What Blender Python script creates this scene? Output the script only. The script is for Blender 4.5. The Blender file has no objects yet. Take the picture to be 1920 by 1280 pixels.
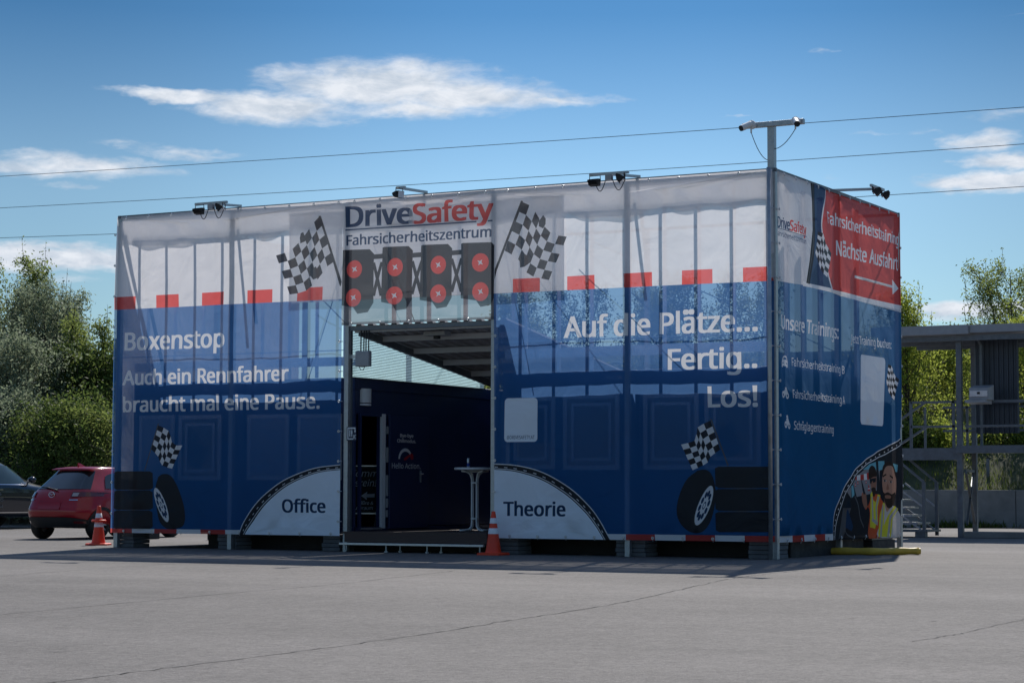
import bpy, bmesh, math, random
import numpy as np
from mathutils import Vector, Matrix
from mathutils.geometry import delaunay_2d_cdt

random.seed(4)
rng = np.random.default_rng(7)
SC = bpy.context.scene
COL = SC.collection

# ------------------------------------------------------------------ camera
F_PX, PITCH, YAW, ROLL = 4016.5, 0.06961, -0.493276, 0.00251
CAM = Vector((11.746, -30.1776, 1.0128))
fw = Vector((math.sin(YAW) * math.cos(PITCH), math.cos(YAW) * math.cos(PITCH), math.sin(PITCH)))
r0 = Vector((math.cos(YAW), -math.sin(YAW), 0))
u0 = r0.cross(fw)
rt = r0 * math.cos(ROLL) + u0 * math.sin(ROLL)
up = -r0 * math.sin(ROLL) + u0 * math.cos(ROLL)
cd = bpy.data.cameras.new("camera")
cam = bpy.data.objects.new("camera", cd)
COL.objects.link(cam)
cam.matrix_world = Matrix(((rt.x, up.x, -fw.x, CAM.x), (rt.y, up.y, -fw.y, CAM.y), (rt.z, up.z, -fw.z, CAM.z), (0, 0, 0, 1)))
cd.sensor_width = 36
cd.lens = F_PX / 1920 * 36
cd.clip_start, cd.clip_end = 0.5, 2000
SC.camera = cam

# ------------------------------------------------------------------ light, sky, exposure
SUN = Vector((-1.78, 5.88, 5.88)).normalized()
SUN_EL = math.asin(SUN.z)
SUN_AZ = math.atan2(SUN.x, SUN.y)          # clockwise from +Y
ld = bpy.data.lights.new("sun", 'SUN')
ld.energy, ld.angle, ld.color = 4.4, math.radians(0.53), (1.0, 0.95, 0.88)
sun = bpy.data.objects.new("sun", ld)
COL.objects.link(sun)
sun.rotation_euler = (-SUN).to_track_quat('-Z', 'Y').to_euler()
SC.view_settings.view_transform = 'Standard'
SC.view_settings.look = 'None'
SC.view_settings.exposure = 0.0
SC.view_settings.gamma = 1.0
SC.view_settings.use_curve_mapping = False


def ray(px, py):
    return fw * F_PX + rt * (px - 960) - up * (py - 640)


def G(px, py, z=0.0):
    d = ray(px, py)
    return CAM + d * ((z - CAM.z) / d.z)


def FY(px, py, Y=0.0):
    d = ray(px, py)
    return CAM + d * ((Y - CAM.y) / d.y)


def SX(px, py, X=0.0):
    d = ray(px, py)
    return CAM + d * ((X - CAM.x) / d.x)


def AT(px, py, dist):
    d = ray(px, py)
    return CAM + d * (dist / F_PX)


def f2(px, py):                      # front banner plane -> (x, z)
    p = FY(px, py)
    return (p.x, p.z)


def s2(px, py):                      # side banner plane -> (y, z)
    p = SX(px, py)
    return (p.y, p.z)


# ---- world: Nishita sky with wispy clouds placed by compass direction
W = bpy.data.worlds.new("World")
SC.world = W
W.use_nodes = True
nt = W.node_tree
nt.nodes.clear()


def N(tree, t, **kw):
    n = tree.nodes.new(t)
    for k, v in kw.items():
        setattr(n, k, v)
    return n


def mth(tree, op, a, b=None, c=None, clamp=False):
    n = N(tree, 'ShaderNodeMath', operation=op, use_clamp=clamp)
    for i, v in enumerate((a, b, c)):
        if v is None:
            continue
        if isinstance(v, (int, float)):
            n.inputs[i].default_value = v
        else:
            tree.links.new(v, n.inputs[i])
    return n.outputs[0]


sky = N(nt, 'ShaderNodeTexSky', sky_type='NISHITA')
sky.sun_disc = False
sky.sun_elevation = SUN_EL
sky.sun_rotation = SUN_AZ
sky.altitude = 300
sky.air_density, sky.dust_density, sky.ozone_density = 1.0, 0.15, 4.0
hs = N(nt, 'ShaderNodeHueSaturation')
hs.inputs['Saturation'].default_value = 1.0
hs.inputs['Value'].default_value = 1.0
tc = N(nt, 'ShaderNodeTexCoord')
sep = N(nt, 'ShaderNodeSeparateXYZ')
nt.links.new(tc.outputs['Generated'], sep.inputs[0])
DEG = 57.29578
az = mth(nt, 'MULTIPLY', mth(nt, 'ARCTAN2', sep.outputs[0], sep.outputs[1]), DEG)
el = mth(nt, 'MULTIPLY', mth(nt, 'ARCSINE', sep.outputs[2]), DEG)
# graded sky: deepens above the horizon; unseen overhead part brightened to lift the shade
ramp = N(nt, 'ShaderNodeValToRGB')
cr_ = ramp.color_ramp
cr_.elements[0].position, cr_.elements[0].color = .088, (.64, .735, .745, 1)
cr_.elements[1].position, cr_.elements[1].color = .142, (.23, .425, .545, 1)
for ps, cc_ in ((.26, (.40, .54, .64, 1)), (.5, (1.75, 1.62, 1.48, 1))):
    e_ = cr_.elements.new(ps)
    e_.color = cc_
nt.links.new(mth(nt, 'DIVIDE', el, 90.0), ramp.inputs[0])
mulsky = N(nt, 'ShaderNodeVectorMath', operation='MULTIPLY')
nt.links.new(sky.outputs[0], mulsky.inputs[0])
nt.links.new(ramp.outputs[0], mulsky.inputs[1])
# sideways darkening put into the sky colour, imitating lens vignetting
azf = N(nt, 'ShaderNodeMapRange', interpolation_type='SMOOTHSTEP')
azf.inputs['From Min'].default_value, azf.inputs['From Max'].default_value = 2.0, 15.0
azf.inputs['To Min'].default_value, azf.inputs['To Max'].default_value = 1.0, .74
nt.links.new(mth(nt, 'ABSOLUTE', mth(nt, 'ADD', az, 26.0)), azf.inputs['Value'])
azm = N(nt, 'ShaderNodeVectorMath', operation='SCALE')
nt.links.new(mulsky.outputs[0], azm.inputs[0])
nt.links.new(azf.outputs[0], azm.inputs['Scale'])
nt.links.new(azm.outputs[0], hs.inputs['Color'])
comb = N(nt, 'ShaderNodeCombineXYZ')
nt.links.new(az, comb.inputs[0])
nt.links.new(el, comb.inputs[1])


def noise_world(sx, sy, detail, rough, dist=0.0, seed=0.0):
    m = N(nt, 'ShaderNodeMapping')
    m.inputs['Scale'].default_value = (sx, sy, 1)
    m.inputs['Location'].default_value = (seed, seed * 1.7, seed)
    nt.links.new(comb.outputs[0], m.inputs['Vector'])
    n = N(nt, 'ShaderNodeTexNoise')
    n.inputs['Scale'].default_value = 1.0
    n.inputs['Detail'].default_value = detail
    n.inputs['Roughness'].default_value = rough
    n.inputs['Distortion'].default_value = dist
    nt.links.new(m.outputs[0], n.inputs['Vector'])
    return n.outputs[0]


# clouds: (px, py, half width, half height, strength)
CLOUDS = [(720, 160, 300, 60, 1.15), (860, 178, 270, 46, 1.1), (510, 200, 230, 42, 1.1), (340, 180, 190, 17, 1.0),
          (800, 205, 230, 26, .8), (1040, 188, 170, 17, .7), (1110, 188, 110, 9, .3), (700, 118, 80, 14, .3),
          (130, 312, 250, 30, .85), (60, 296, 130, 16, .6), (350, 286, 160, 14, .55), (130, 350, 70, 9, .35), (245, 272, 90, 9, .3),
          (40, 481, 400, 32, 1.7), (120, 520, 120, 10, .3),
          (1840, 262, 100, 24, .9), (1910, 297, 140, 24, 1.3), (1860, 340, 180, 31, 1.35), (1740, 243, 60, 8, .25),
          (1640, 248, 90, 6, .3), (1900, 215, 110, 16, .4), (1840, 578, 200, 24, 1.3), (1545, 92, 24, 9, .4), (1400, 216, 50, 4, .3),
          (1560, 330, 60, 8, .15), (600, 122, 60, 9, .2), (870, 122, 40, 7, .2), (1900, 25, 60, 4, .2)]
# the wind-drawn warp of the cloud field
warp = mth(nt, 'SUBTRACT', noise_world(.55, 1.6, 4, .6, 0, 3.1), .5)
warp2 = mth(nt, 'SUBTRACT', noise_world(.5, 1.5, 4, .6, 0, 9.7), .5)
wv = N(nt, 'ShaderNodeCombineXYZ')
nt.links.new(mth(nt, 'MULTIPLY_ADD', warp, 2.2, az), wv.inputs[0])
nt.links.new(mth(nt, 'MULTIPLY_ADD', warp2, .75, el), wv.inputs[1])
acc = None
for (cx, cy, hw, hh, st) in CLOUDS:
    d = ray(cx, cy).normalized()
    ca, ce = math.degrees(math.atan2(d.x, d.y)), math.degrees(math.asin(d.z))
    k = math.degrees(1 / F_PX)
    a = N(nt, 'ShaderNodeVectorMath', operation='SUBTRACT')
    nt.links.new(wv.outputs[0], a.inputs[0])
    a.inputs[1].default_value = (ca, ce, 0)
    b = N(nt, 'ShaderNodeVectorMath', operation='MULTIPLY')
    nt.links.new(a.outputs[0], b.inputs[0])
    b.inputs[1].default_value = (1 / (hw * k), 1 / (hh * k), 0)
    l = N(nt, 'ShaderNodeVectorMath', operation='LENGTH')
    nt.links.new(b.outputs[0], l.inputs[0])
    v = mth(nt, 'MULTIPLY', mth(nt, 'SUBTRACT', 1.0, l.outputs['Value'], clamp=True), st)
    acc = v if acc is None else mth(nt, 'MAXIMUM', acc, v)
fine = noise_world(1.1, 3.2, 8, .62, .4, 5.3)
gate = mth(nt, 'MULTIPLY', acc, 6, clamp=True)
cl = mth(nt, 'MULTIPLY_ADD', mth(nt, 'SUBTRACT', fine, .5), 1.05, mth(nt, 'MULTIPLY', acc, 1.25))
cl = mth(nt, 'MULTIPLY', cl, gate)
mr = N(nt, 'ShaderNodeMapRange', interpolation_type='SMOOTHSTEP')
mr.inputs['From Min'].default_value = 0.02
mr.inputs['From Max'].default_value = 1.05
nt.links.new(cl, mr.inputs['Value'])
mx = N(nt, 'ShaderNodeMix', data_type='RGBA')
nt.links.new(mr.outputs[0], mx.inputs['Factor'])
nt.links.new(hs.outputs[0], mx.inputs['A'])
cmix = N(nt, 'ShaderNodeMix', data_type='RGBA')
cmr = N(nt, 'ShaderNodeMapRange')
cmr.inputs['From Min'].default_value, cmr.inputs['From Max'].default_value = .38, .62
nt.links.new(noise_world(.9, 2.2, 6, .6, .3, 13.1), cmr.inputs['Value'])
nt.links.new(cmr.outputs[0], cmix.inputs['Factor'])
cmix.inputs['A'].default_value = (4.3, 4.9, 5.7, 1)
cmix.inputs['B'].default_value = (6.3, 6.6, 7.1, 1)
nt.links.new(cmix.outputs['Result'], mx.inputs['B'])
bg = N(nt, 'ShaderNodeBackground')
bg.inputs['Strength'].default_value = 0.13
nt.links.new(mx.outputs['Result'], bg.inputs['Color'])
wo = N(nt, 'ShaderNodeOutputWorld')
nt.links.new(bg.outputs[0], wo.inputs['Surface'])


# ------------------------------------------------------------------ materials
def base_mat(name):
    m = bpy.data.materials.new(name)
    m.use_nodes = True
    m.node_tree.nodes.clear()
    return m, m.node_tree, N(m.node_tree, 'ShaderNodeOutputMaterial')


def pmat(name, col, rough=.6, metal=0.0, var=0.12, vscale=4.0, bump=0.0, bscale=40.0, coat=0.0, spec=.5, stretch=(1, 1, 1)):
    """painted, plastic or metal surface with slight procedural wear"""
    m, t, out = base_mat(name)
    p = N(t, 'ShaderNodeBsdfPrincipled')
    p.inputs['Metallic'].default_value = metal
    p.inputs['Coat Weight'].default_value = coat
    p.inputs['Coat Roughness'].default_value = .04
    p.inputs['Specular IOR Level'].default_value = spec
    g = N(t, 'ShaderNodeTexCoord')
    mp = N(t, 'ShaderNodeMapping')
    mp.inputs['Scale'].default_value = stretch
    t.links.new(g.outputs['Object'], mp.inputs['Vector'])
    nz = N(t, 'ShaderNodeTexNoise')
    nz.inputs['Scale'].default_value = vscale
    nz.inputs['Detail'].default_value = 6
    nz.inputs['Roughness'].default_value = .65
    t.links.new(mp.outputs[0], nz.inputs['Vector'])
    mr = N(t, 'ShaderNodeMapRange')
    mr.inputs['From Min'].default_value = .3
    mr.inputs['From Max'].default_value = .7
    mr.inputs['To Min'].default_value = 1 - var
    mr.inputs['To Max'].default_value = 1 + var
    t.links.new(nz.outputs[0], mr.inputs['Value'])
    vm = N(t, 'ShaderNodeVectorMath', operation='SCALE')
    vm.inputs[0].default_value = col
    t.links.new(mr.outputs[0], vm.inputs['Scale'])
    t.links.new(vm.outputs[0], p.inputs['Base Color'])
    t.links.new(mth(t, 'MULTIPLY', mr.outputs[0], rough, clamp=True), p.inputs['Roughness'])
    if bump:
        n2 = N(t, 'ShaderNodeTexNoise')
        n2.inputs['Scale'].default_value = bscale
        n2.inputs['Detail'].default_value = 4
        t.links.new(g.outputs['Object'], n2.inputs['Vector'])
        bp = N(t, 'ShaderNodeBump')
        bp.inputs['Strength'].default_value = bump
        bp.inputs['Distance'].default_value = .02
        t.links.new(n2.outputs[0], bp.inputs['Height'])
        t.links.new(bp.outputs[0], p.inputs['Normal'])
    t.links.new(p.outputs[0], out.inputs[0])
    return m


def mesh_mat(name, col, opening=.2, trans=.55, pale=.07):
    """printed PVC mesh fabric: tiny open holes, the rest reflects and lets light through"""
    m, t, out = base_mat(name)
    g = N(t, 'ShaderNodeTexCoord')
    nz = N(t, 'ShaderNodeTexNoise')
    nz.inputs['Scale'].default_value = .9
    nz.inputs['Detail'].default_value = 5
    t.links.new(g.outputs['Object'], nz.inputs['Vector'])
    vm = N(t, 'ShaderNodeVectorMath', operation='SCALE')
    vm.inputs[0].default_value = col
    t.links.new(mth(t, 'MULTIPLY_ADD', nz.outputs[0], .16, .92), vm.inputs['Scale'])
    w1 = N(t, 'ShaderNodeTexNoise')
    w1.inputs['Scale'].default_value = 1.6
    w1.inputs['Detail'].default_value = 3
    w1.inputs['Distortion'].default_value = .8
    t.links.new(g.outputs['Object'], w1.inputs['Vector'])
    bp = N(t, 'ShaderNodeBump')
    bp.inputs['Strength'].default_value = .6
    bp.inputs['Distance'].default_value = .08
    t.links.new(w1.outputs[0], bp.inputs['Height'])
    df = N(t, 'ShaderNodeBsdfDiffuse')
    tl = N(t, 'ShaderNodeBsdfTranslucent')
    gl = N(t, 'ShaderNodeBsdfGlossy')
    gl.inputs['Roughness'].default_value = .42
    gl.inputs['Color'].default_value = (.6, .6, .6, 1)
    t.links.new(vm.outputs[0], df.inputs['Color'])
    # thin ink: light coming through the weave is paler than light coming back off it
    pm = N(t, 'ShaderNodeMix', data_type='RGBA')
    pm.inputs['Factor'].default_value = pale
    t.links.new(vm.outputs[0], pm.inputs['A'])
    pm.inputs['B'].default_value = (.85, .80, .86, 1)
    t.links.new(pm.outputs['Result'], tl.inputs['Color'])
    for n in (df, tl, gl):
        t.links.new(bp.outputs[0], n.inputs['Normal'])
    a = N(t, 'ShaderNodeMixShader')
    a.inputs[0].default_value = trans
    t.links.new(df.outputs[0], a.inputs[1])
    t.links.new(tl.outputs[0], a.inputs[2])
    a2 = N(t, 'ShaderNodeMixShader')
    a2.inputs[0].default_value = .022
    t.links.new(a.outputs[0], a2.inputs[1])
    t.links.new(gl.outputs[0], a2.inputs[2])
    tr = N(t, 'ShaderNodeBsdfTransparent')
    b = N(t, 'ShaderNodeMixShader')
    b.inputs[0].default_value = 1 - opening
    t.links.new(tr.outputs[0], b.inputs[1])
    t.links.new(a2.outputs[0], b.inputs[2])
    t.links.new(b.outputs[0], out.inputs[0])
    return m


def leaf_mat(name, col, col2, tl=.45):
    m, t, out = base_mat(name)
    ge = N(t, 'ShaderNodeNewGeometry')
    mx = N(t, 'ShaderNodeMix', data_type='RGBA')
    mx.inputs['A'].default_value = (*col, 1)
    mx.inputs['B'].default_value = (*col2, 1)
    t.links.new(ge.outputs['Random Per Island'], mx.inputs['Factor'])
    df = N(t, 'ShaderNodeBsdfPrincipled')
    df.inputs['Roughness'].default_value = .55
    df.inputs['Specular IOR Level'].default_value = .12
    tr = N(t, 'ShaderNodeBsdfTranslucent')
    t.links.new(mx.outputs['Result'], df.inputs['Base Color'])
    hsn = N(t, 'ShaderNodeHueSaturation')
    hsn.inputs['Hue'].default_value = .48
    hsn.inputs['Value'].default_value = 1.5
    t.links.new(mx.outputs['Result'], hsn.inputs['Color'])
    t.links.new(hsn.outputs[0], tr.inputs['Color'])
    a = N(t, 'ShaderNodeMixShader')
    a.inputs[0].default_value = tl
    t.links.new(df.outputs[0], a.inputs[1])
    t.links.new(tr.outputs[0], a.inputs[2])
    t.links.new(a.outputs[0], out.inputs[0])
    return m


_a, _b = G(150, 1272), G(960, 1162)
LANE = -math.atan2(_b.y - _a.y, _b.x - _a.x)


def asphalt_mat():
    m, t, out = base_mat("worn_asphalt")
    p = N(t, 'ShaderNodeBsdfPrincipled')
    g = N(t, 'ShaderNodeTexCoord')

    def nz(scale, det, rough=.6, sc=(1, 1, 1)):
        mp = N(t, 'ShaderNodeMapping')
        mp.inputs['Scale'].default_value = sc
        mp.inputs['Rotation'].default_value = (0, 0, LANE)
        t.links.new(g.outputs['Object'], mp.inputs['Vector'])
        n = N(t, 'ShaderNodeTexNoise')
        n.inputs['Scale'].default_value = scale
        n.inputs['Detail'].default_value = det
        n.inputs['Roughness'].default_value = rough
        t.links.new(mp.outputs[0], n.inputs['Vector'])
        return n.outputs[0]
    big = nz(.22, 5, .6, (1, 1, 1))
    streak = nz(.5, 5, .65, (.35, 1.4, 1))
    mid = nz(2.6, 5, .7)
    agg = nz(36, 4, .85)
    agg2 = nz(190, 2, .8)
    grit = nz(11, 6, .92)
    lane = nz(.16, 3, .5, (.12, 1.6, 1))
    vo = N(t, 'ShaderNodeTexVoronoi')
    vo.inputs['Scale'].default_value = 70
    t.links.new(g.outputs['Object'], vo.inputs['Vector'])
    s = mth(t, 'MULTIPLY_ADD', mth(t, 'SUBTRACT', big, .5), .7, 1.0)
    s = mth(t, 'MULTIPLY_ADD', mth(t, 'SUBTRACT', streak, .5), .5, s)
    s = mth(t, 'MULTIPLY_ADD', mth(t, 'SUBTRACT', mid, .5), .6, s)
    s = mth(t, 'MULTIPLY_ADD', mth(t, 'SUBTRACT', agg, .5), 1.9, s)
    s = mth(t, 'MULTIPLY_ADD', mth(t, 'SUBTRACT', agg2, .5), .9, s)
    s = mth(t, 'MULTIPLY_ADD', mth(t, 'SUBTRACT', grit, .5), 2.3, s)
    s = mth(t, 'MULTIPLY_ADD', mth(t, 'SUBTRACT', lane, .5), .85, s)
    vm = N(t, 'ShaderNodeVectorMath', operation='SCALE')
    vm.inputs[0].default_value = (.158, .145, .135)
    t.links.new(s, vm.inputs['Scale'])
    t.links.new(vm.outputs[0], p.inputs['Base Color'])
    p.inputs['Roughness'].default_value = .82
    p.inputs['Specular IOR Level'].default_value = .3
    bp = N(t, 'ShaderNodeBump')
    bp.inputs['Strength'].default_value = .55
    bp.inputs['Distance'].default_value = .012
    t.links.new(mth(t, 'ADD', mth(t, 'ADD', agg, mth(t, 'MULTIPLY', grit, 1.5)), mth(t, 'MULTIPLY', vo.outputs['Distance'], .6)), bp.inputs['Height'])
    t.links.new(bp.outputs[0], p.inputs['Normal'])
    t.links.new(p.outputs[0], out.inputs[0])
    return m


def glass_mat(name, col, rough=.03):
    m, t, out = base_mat(name)
    a = N(t, 'ShaderNodeBsdfPrincipled')
    a.inputs['Base Color'].default_value = (*col, 1)
    a.inputs['Roughness'].default_value = rough
    a.inputs['Specular IOR Level'].default_value = .9
    t.links.new(a.outputs[0], out.inputs[0])
    return m


M = {}
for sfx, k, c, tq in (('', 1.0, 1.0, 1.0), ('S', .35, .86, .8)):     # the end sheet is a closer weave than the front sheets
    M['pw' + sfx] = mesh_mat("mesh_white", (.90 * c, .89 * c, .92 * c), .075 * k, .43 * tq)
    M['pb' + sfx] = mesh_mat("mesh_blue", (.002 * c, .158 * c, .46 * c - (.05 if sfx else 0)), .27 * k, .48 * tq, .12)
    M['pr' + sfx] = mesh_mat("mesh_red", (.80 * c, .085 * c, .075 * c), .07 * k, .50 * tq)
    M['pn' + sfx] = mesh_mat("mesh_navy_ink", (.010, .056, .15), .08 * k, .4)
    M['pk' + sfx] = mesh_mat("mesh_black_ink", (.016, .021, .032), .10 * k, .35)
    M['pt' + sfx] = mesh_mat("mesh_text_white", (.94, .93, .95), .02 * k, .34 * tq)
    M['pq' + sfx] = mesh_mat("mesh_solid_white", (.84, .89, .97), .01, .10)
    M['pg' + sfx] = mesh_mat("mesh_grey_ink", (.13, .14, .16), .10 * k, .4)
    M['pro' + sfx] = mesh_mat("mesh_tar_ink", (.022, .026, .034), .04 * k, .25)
M['pc'] = mesh_mat("mesh_clear", (.22, .215, .23), .32, .4)
M['pskin'] = mesh_mat("print_skin", (.50, .27, .19), .01, .2)
M['pskin2'] = mesh_mat("print_skin_dark", (.33, .16, .11), .01, .2)
M['pyel'] = mesh_mat("print_yellow", (.72, .68, .05), .01, .2)
M['pora'] = mesh_mat("print_orange", (.62, .11, .04), .01, .2)
M['psilv'] = mesh_mat("print_silver", (.42, .42, .42), .01, .2)
M['pshirt'] = mesh_mat("print_shirt", (.62, .58, .56), .01, .2)
M['phair'] = mesh_mat("print_hair", (.035, .022, .018), .01, .2)
M['psky'] = mesh_mat("print_sky", (.18, .48, .58), .01, .2)
M['proad'] = mesh_mat("print_road", (.28, .28, .30), .01, .2)
M['pliner'] = mesh_mat("mesh_liner", (.72, .72, .74), .22, .5)

M['galv'] = pmat("galvanised_steel", (.42, .44, .46), .42, .75, .2, 9, .15, 30)
M['galvd'] = pmat("weathered_steel", (.17, .19, .21), .5, .5, .25, 7, .1, 30)
M['pale'] = pmat("pale_coated_steel", (.78, .78, .80), .5, .1, .08, 5)
M['dark'] = pmat("dark_rubber", (.02, .02, .022), .7, 0, .2, 8)
M['navy'] = pmat("navy_container_paint", (.010, .024, .085), .45, 0, .15, 3, .05, 6)
M['navy2'] = pmat("navy_door_paint", (.012, .026, .088), .4, 0, .12, 3)
M['frame'] = pmat("pale_window_frame", (.48, .48, .50), .5, 0, .06, 5)
M['shut'] = pmat("grey_shutter", (.36, .37, .40), .5, 0, .08, 5)
M['winglass'] = glass_mat("dark_window_glass", (.012, .016, .024))
M['alu'] = pmat("aluminium", (.60, .61, .63), .35, .8, .12, 8)
M['white'] = pmat("white_plastic", (.72, .72, .73), .45, 0, .05, 6)
M['grey'] = pmat("grey_plastic", (.34, .35, .37), .5, 0, .1, 8)
M['brown'] = pmat("brown_deck_board", (.060, .034, .028), .6, 0, .25, 3, .2, 30, stretch=(.3, 3, 3))
M['paver'] = pmat("concrete_paver", (.13, .135, .145), .9, 0, .25, 6, .4, 50)
M['conc'] = pmat("weathered_concrete", (.23, .225, .215), .9, 0, .28, 1.3, .3, 25)
M['ora'] = pmat("cone_orange", (.80, .055, .018), .45, 0, .10, 6)
M['refl'] = pmat("cone_reflective", (.78, .78, .80), .4, 0, .06, 8)
M['yel'] = pmat("yellow_hose", (.62, .40, .045), .5, 0, .18, 5)
M['redcar'] = pmat("red_car_paint", (.34, .005, .014), .22, 0.0, .03, 3, coat=.45)
M['bluecar'] = pmat("navy_car_paint", (.010, .016, .032), .24, .3, .03, 3, coat=1.0)
M['carglass'] = glass_mat("car_glass", (.010, .014, .016), .02)
M['carglass2'] = glass_mat("car_side_glass", (.045, .075, .08), .05)
M['tyre'] = pmat("tyre_rubber", (.012, .012, .013), .75, 0, .2, 20)
M['lamp_red'] = pmat("tail_lamp_red", (.10, .003, .004), .12, 0, .05, 5, coat=1)
M['lamp_clear'] = pmat("tail_lamp_clear", (.38, .34, .34), .15, 0, .05, 5, coat=1)
M['chrome'] = pmat("chrome", (.7, .7, .72), .15, 1, .03, 5)
M['sheet'] = pmat("grey_corrugated_sheet", (.072, .086, .102), .45, .5, .15, 3)
M['canopy'] = pmat("canopy_sheet", (.40, .40, .41), .5, 0, .12, 3)
M['mark'] = pmat("white_lettering", (.75, .76, .78), .6, 0, .04, 5)
M['markr'] = pmat("red_lettering", (.45, .01, .03), .6, 0, .04, 5)
M['bsign'] = pmat("navy_sign", (.010, .018, .05), .5, 0, .05, 5)
M['asph'] = asphalt_mat()
M['joint'] = pmat("joint_filler", (.112, .106, .10), .9, 0, .5, 3, .3, 60)
M['bark'] = pmat("bark", (.060, .048, .038), .9, 0, .3, 12, .4, 40)
M['wire'] = pmat("wire_black", (.02, .022, .026), .6, 0, .1, 5)
M['hall'] = pmat("grey_hall_cladding", (.15, .155, .165), .7, 0, .08, 2)


def poly_sheet_mat():
    m, t, out = base_mat("translucent_roof_sheet")
    g = N(t, 'ShaderNodeTexCoord')
    n = N(t, 'ShaderNodeTexNoise')
    n.inputs['Scale'].default_value = 2.2
    n.inputs['Detail'].default_value = 4
    t.links.new(g.outputs['Object'], n.inputs['Vector'])
    cr = N(t, 'ShaderNodeVectorMath', operation='SCALE')
    cr.inputs[0].default_value = (.62, .88, .97)
    t.links.new(mth(t, 'MULTIPLY_ADD', n.outputs[0], .5, .7), cr.inputs['Scale'])
    df = N(t, 'ShaderNodeBsdfDiffuse')
    tl = N(t, 'ShaderNodeBsdfTranslucent')
    t.links.new(cr.outputs[0], df.inputs[0])
    t.links.new(cr.outputs[0], tl.inputs[0])
    a = N(t, 'ShaderNodeMixShader')
    a.inputs[0].default_value = .72
    t.links.new(df.outputs[0], a.inputs[1])
    t.links.new(tl.outputs[0], a.inputs[2])
    tr = N(t, 'ShaderNodeBsdfTransparent')
    b = N(t, 'ShaderNodeMixShader')
    b.inputs[0].default_value = .5
    t.links.new(tr.outputs[0], b.inputs[1])
    t.links.new(a.outputs[0], b.inputs[2])
    t.links.new(b.outputs[0], out.inputs[0])
    return m


M['polyc'] = poly_sheet_mat()


# ------------------------------------------------------------------ building blocks
class B:
    def __init__(s):
        s.v, s.f, s.m = [], [], []

    def add(s, vs, fs, mi=0):
        o = len(s.v)
        s.v += [tuple(q) for q in vs]
        s.f += [tuple(i + o for i in q) for q in fs]
        s.m += [mi] * len(fs)
        return s

    def box(s, x0, x1, y0, y1, z0, z1, mi=0):
        vs = [(x, y, z) for z in (z0, z1) for y in (y0, y1) for x in (x0, x1)]
        return s.add(vs, [(0, 2, 3, 1), (4, 5, 7, 6), (0, 1, 5, 4), (2, 6, 7, 3), (0, 4, 6, 2), (1, 3, 7, 5)], mi)

    def tube(s, pts, r, n=8, mi=0, caps=True):
        pts = [Vector(p) for p in pts]
        rs = r if isinstance(r, (list, tuple)) else [r] * len(pts)
        o = len(s.v)
        prev = None
        for i, p in enumerate(pts):
            t = (pts[min(i + 1, len(pts) - 1)] - pts[max(i - 1, 0)]).normalized()
            if prev is None:
                a = t.cross(Vector((0, 0, 1)) if abs(t.z) < .9 else Vector((1, 0, 0))).normalized()
            else:
                a = (prev - t * prev.dot(t)).normalized()
            prev = a
            b = t.cross(a)
            for k in range(n):
                an = 2 * math.pi * k / n
                s.v.append(tuple(p + (a * math.cos(an) + b * math.sin(an)) * rs[i]))
        for i in range(len(pts) - 1):
            for k in range(n):
                k2 = (k + 1) % n
                s.f.append((o + i * n + k, o + i * n + k2, o + (i + 1) * n + k2, o + (i + 1) * n + k))
                s.m.append(mi)
        if caps:
            s.f.append(tuple(o + k for k in range(n))[::-1])
            s.f.append(tuple(o + (len(pts) - 1) * n + k for k in range(n)))
            s.m += [mi, mi]
        return s

    def bar(s, p, q, w, h, mi=0):
        """rectangular bar from p to q"""
        p, q = Vector(p), Vector(q)
        t = (q - p).normalized()
        a = t.cross(Vector((0, 0, 1)) if abs(t.z) < .95 else Vector((0, 1, 0))).normalized() * (w / 2)
        b = a.cross(t).normalized() * (h / 2)
        vs = [c + x * a + y * b for c in (p, q) for x, y in ((-1, -1), (1, -1), (1, 1), (-1, 1))]
        return s.add(vs, [(0, 3, 2, 1), (4, 5, 6, 7), (0, 1, 5, 4), (1, 2, 6, 5), (2, 3, 7, 6), (3, 0, 4, 7)], mi)

    def lathe(s, prof, n=24, mi=0, c=(0, 0, 0)):
        o = len(s.v)
        for (r, z) in prof:
            for k in range(n):
                an = 2 * math.pi * k / n
                s.v.append((c[0] + r * math.cos(an), c[1] + r * math.sin(an), c[2] + z))
        for i in range(len(prof) - 1):
            for k in range(n):
                k2 = (k + 1) % n
                s.f.append((o + i * n + k, o + i * n + k2, o + (i + 1) * n + k2, o + (i + 1) * n + k))
                s.m.append(mi)
        s.f.append(tuple(o + (len(prof) - 1) * n + k for k in range(n)))
        s.m.append(mi)
        return s

    def build(s, name, mats, parent=None, smooth=False, bevel=0.0, world=True):
        me = bpy.data.meshes.new(name)
        off = parent_loc(parent) if (parent is not None and world) else Vector((0, 0, 0))
        me.from_pydata([tuple(Vector(v) - off) for v in s.v], [], s.f)
        for mm in (mats if isinstance(mats, (list, tuple)) else [mats]):
            me.materials.append(mm)
        me.polygons.foreach_set('material_index', s.m)
        if smooth:
            me.polygons.foreach_set('use_smooth', [True] * len(me.polygons))
        me.update()
        o = bpy.data.objects.new(name, me)
        COL.objects.link(o)
        if parent is not None:
            o.parent = parent
        if bevel:
            bv = o.modifiers.new("bevel", 'BEVEL')
            bv.width = bevel
            bv.segments = 2
            bv.limit_method = 'ANGLE'
        return o


def parent_loc(p):
    v = Vector((0, 0, 0))
    while p is not None:
        v += p.location
        p = p.parent
    return v


def tag(o, label=None, cat=None, group=None, kind=None):
    if label:
        o['label'] = label
    if cat:
        o['category'] = cat
    if group:
        o['group'] = group
    if kind:
        o['kind'] = kind
    return o


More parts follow.
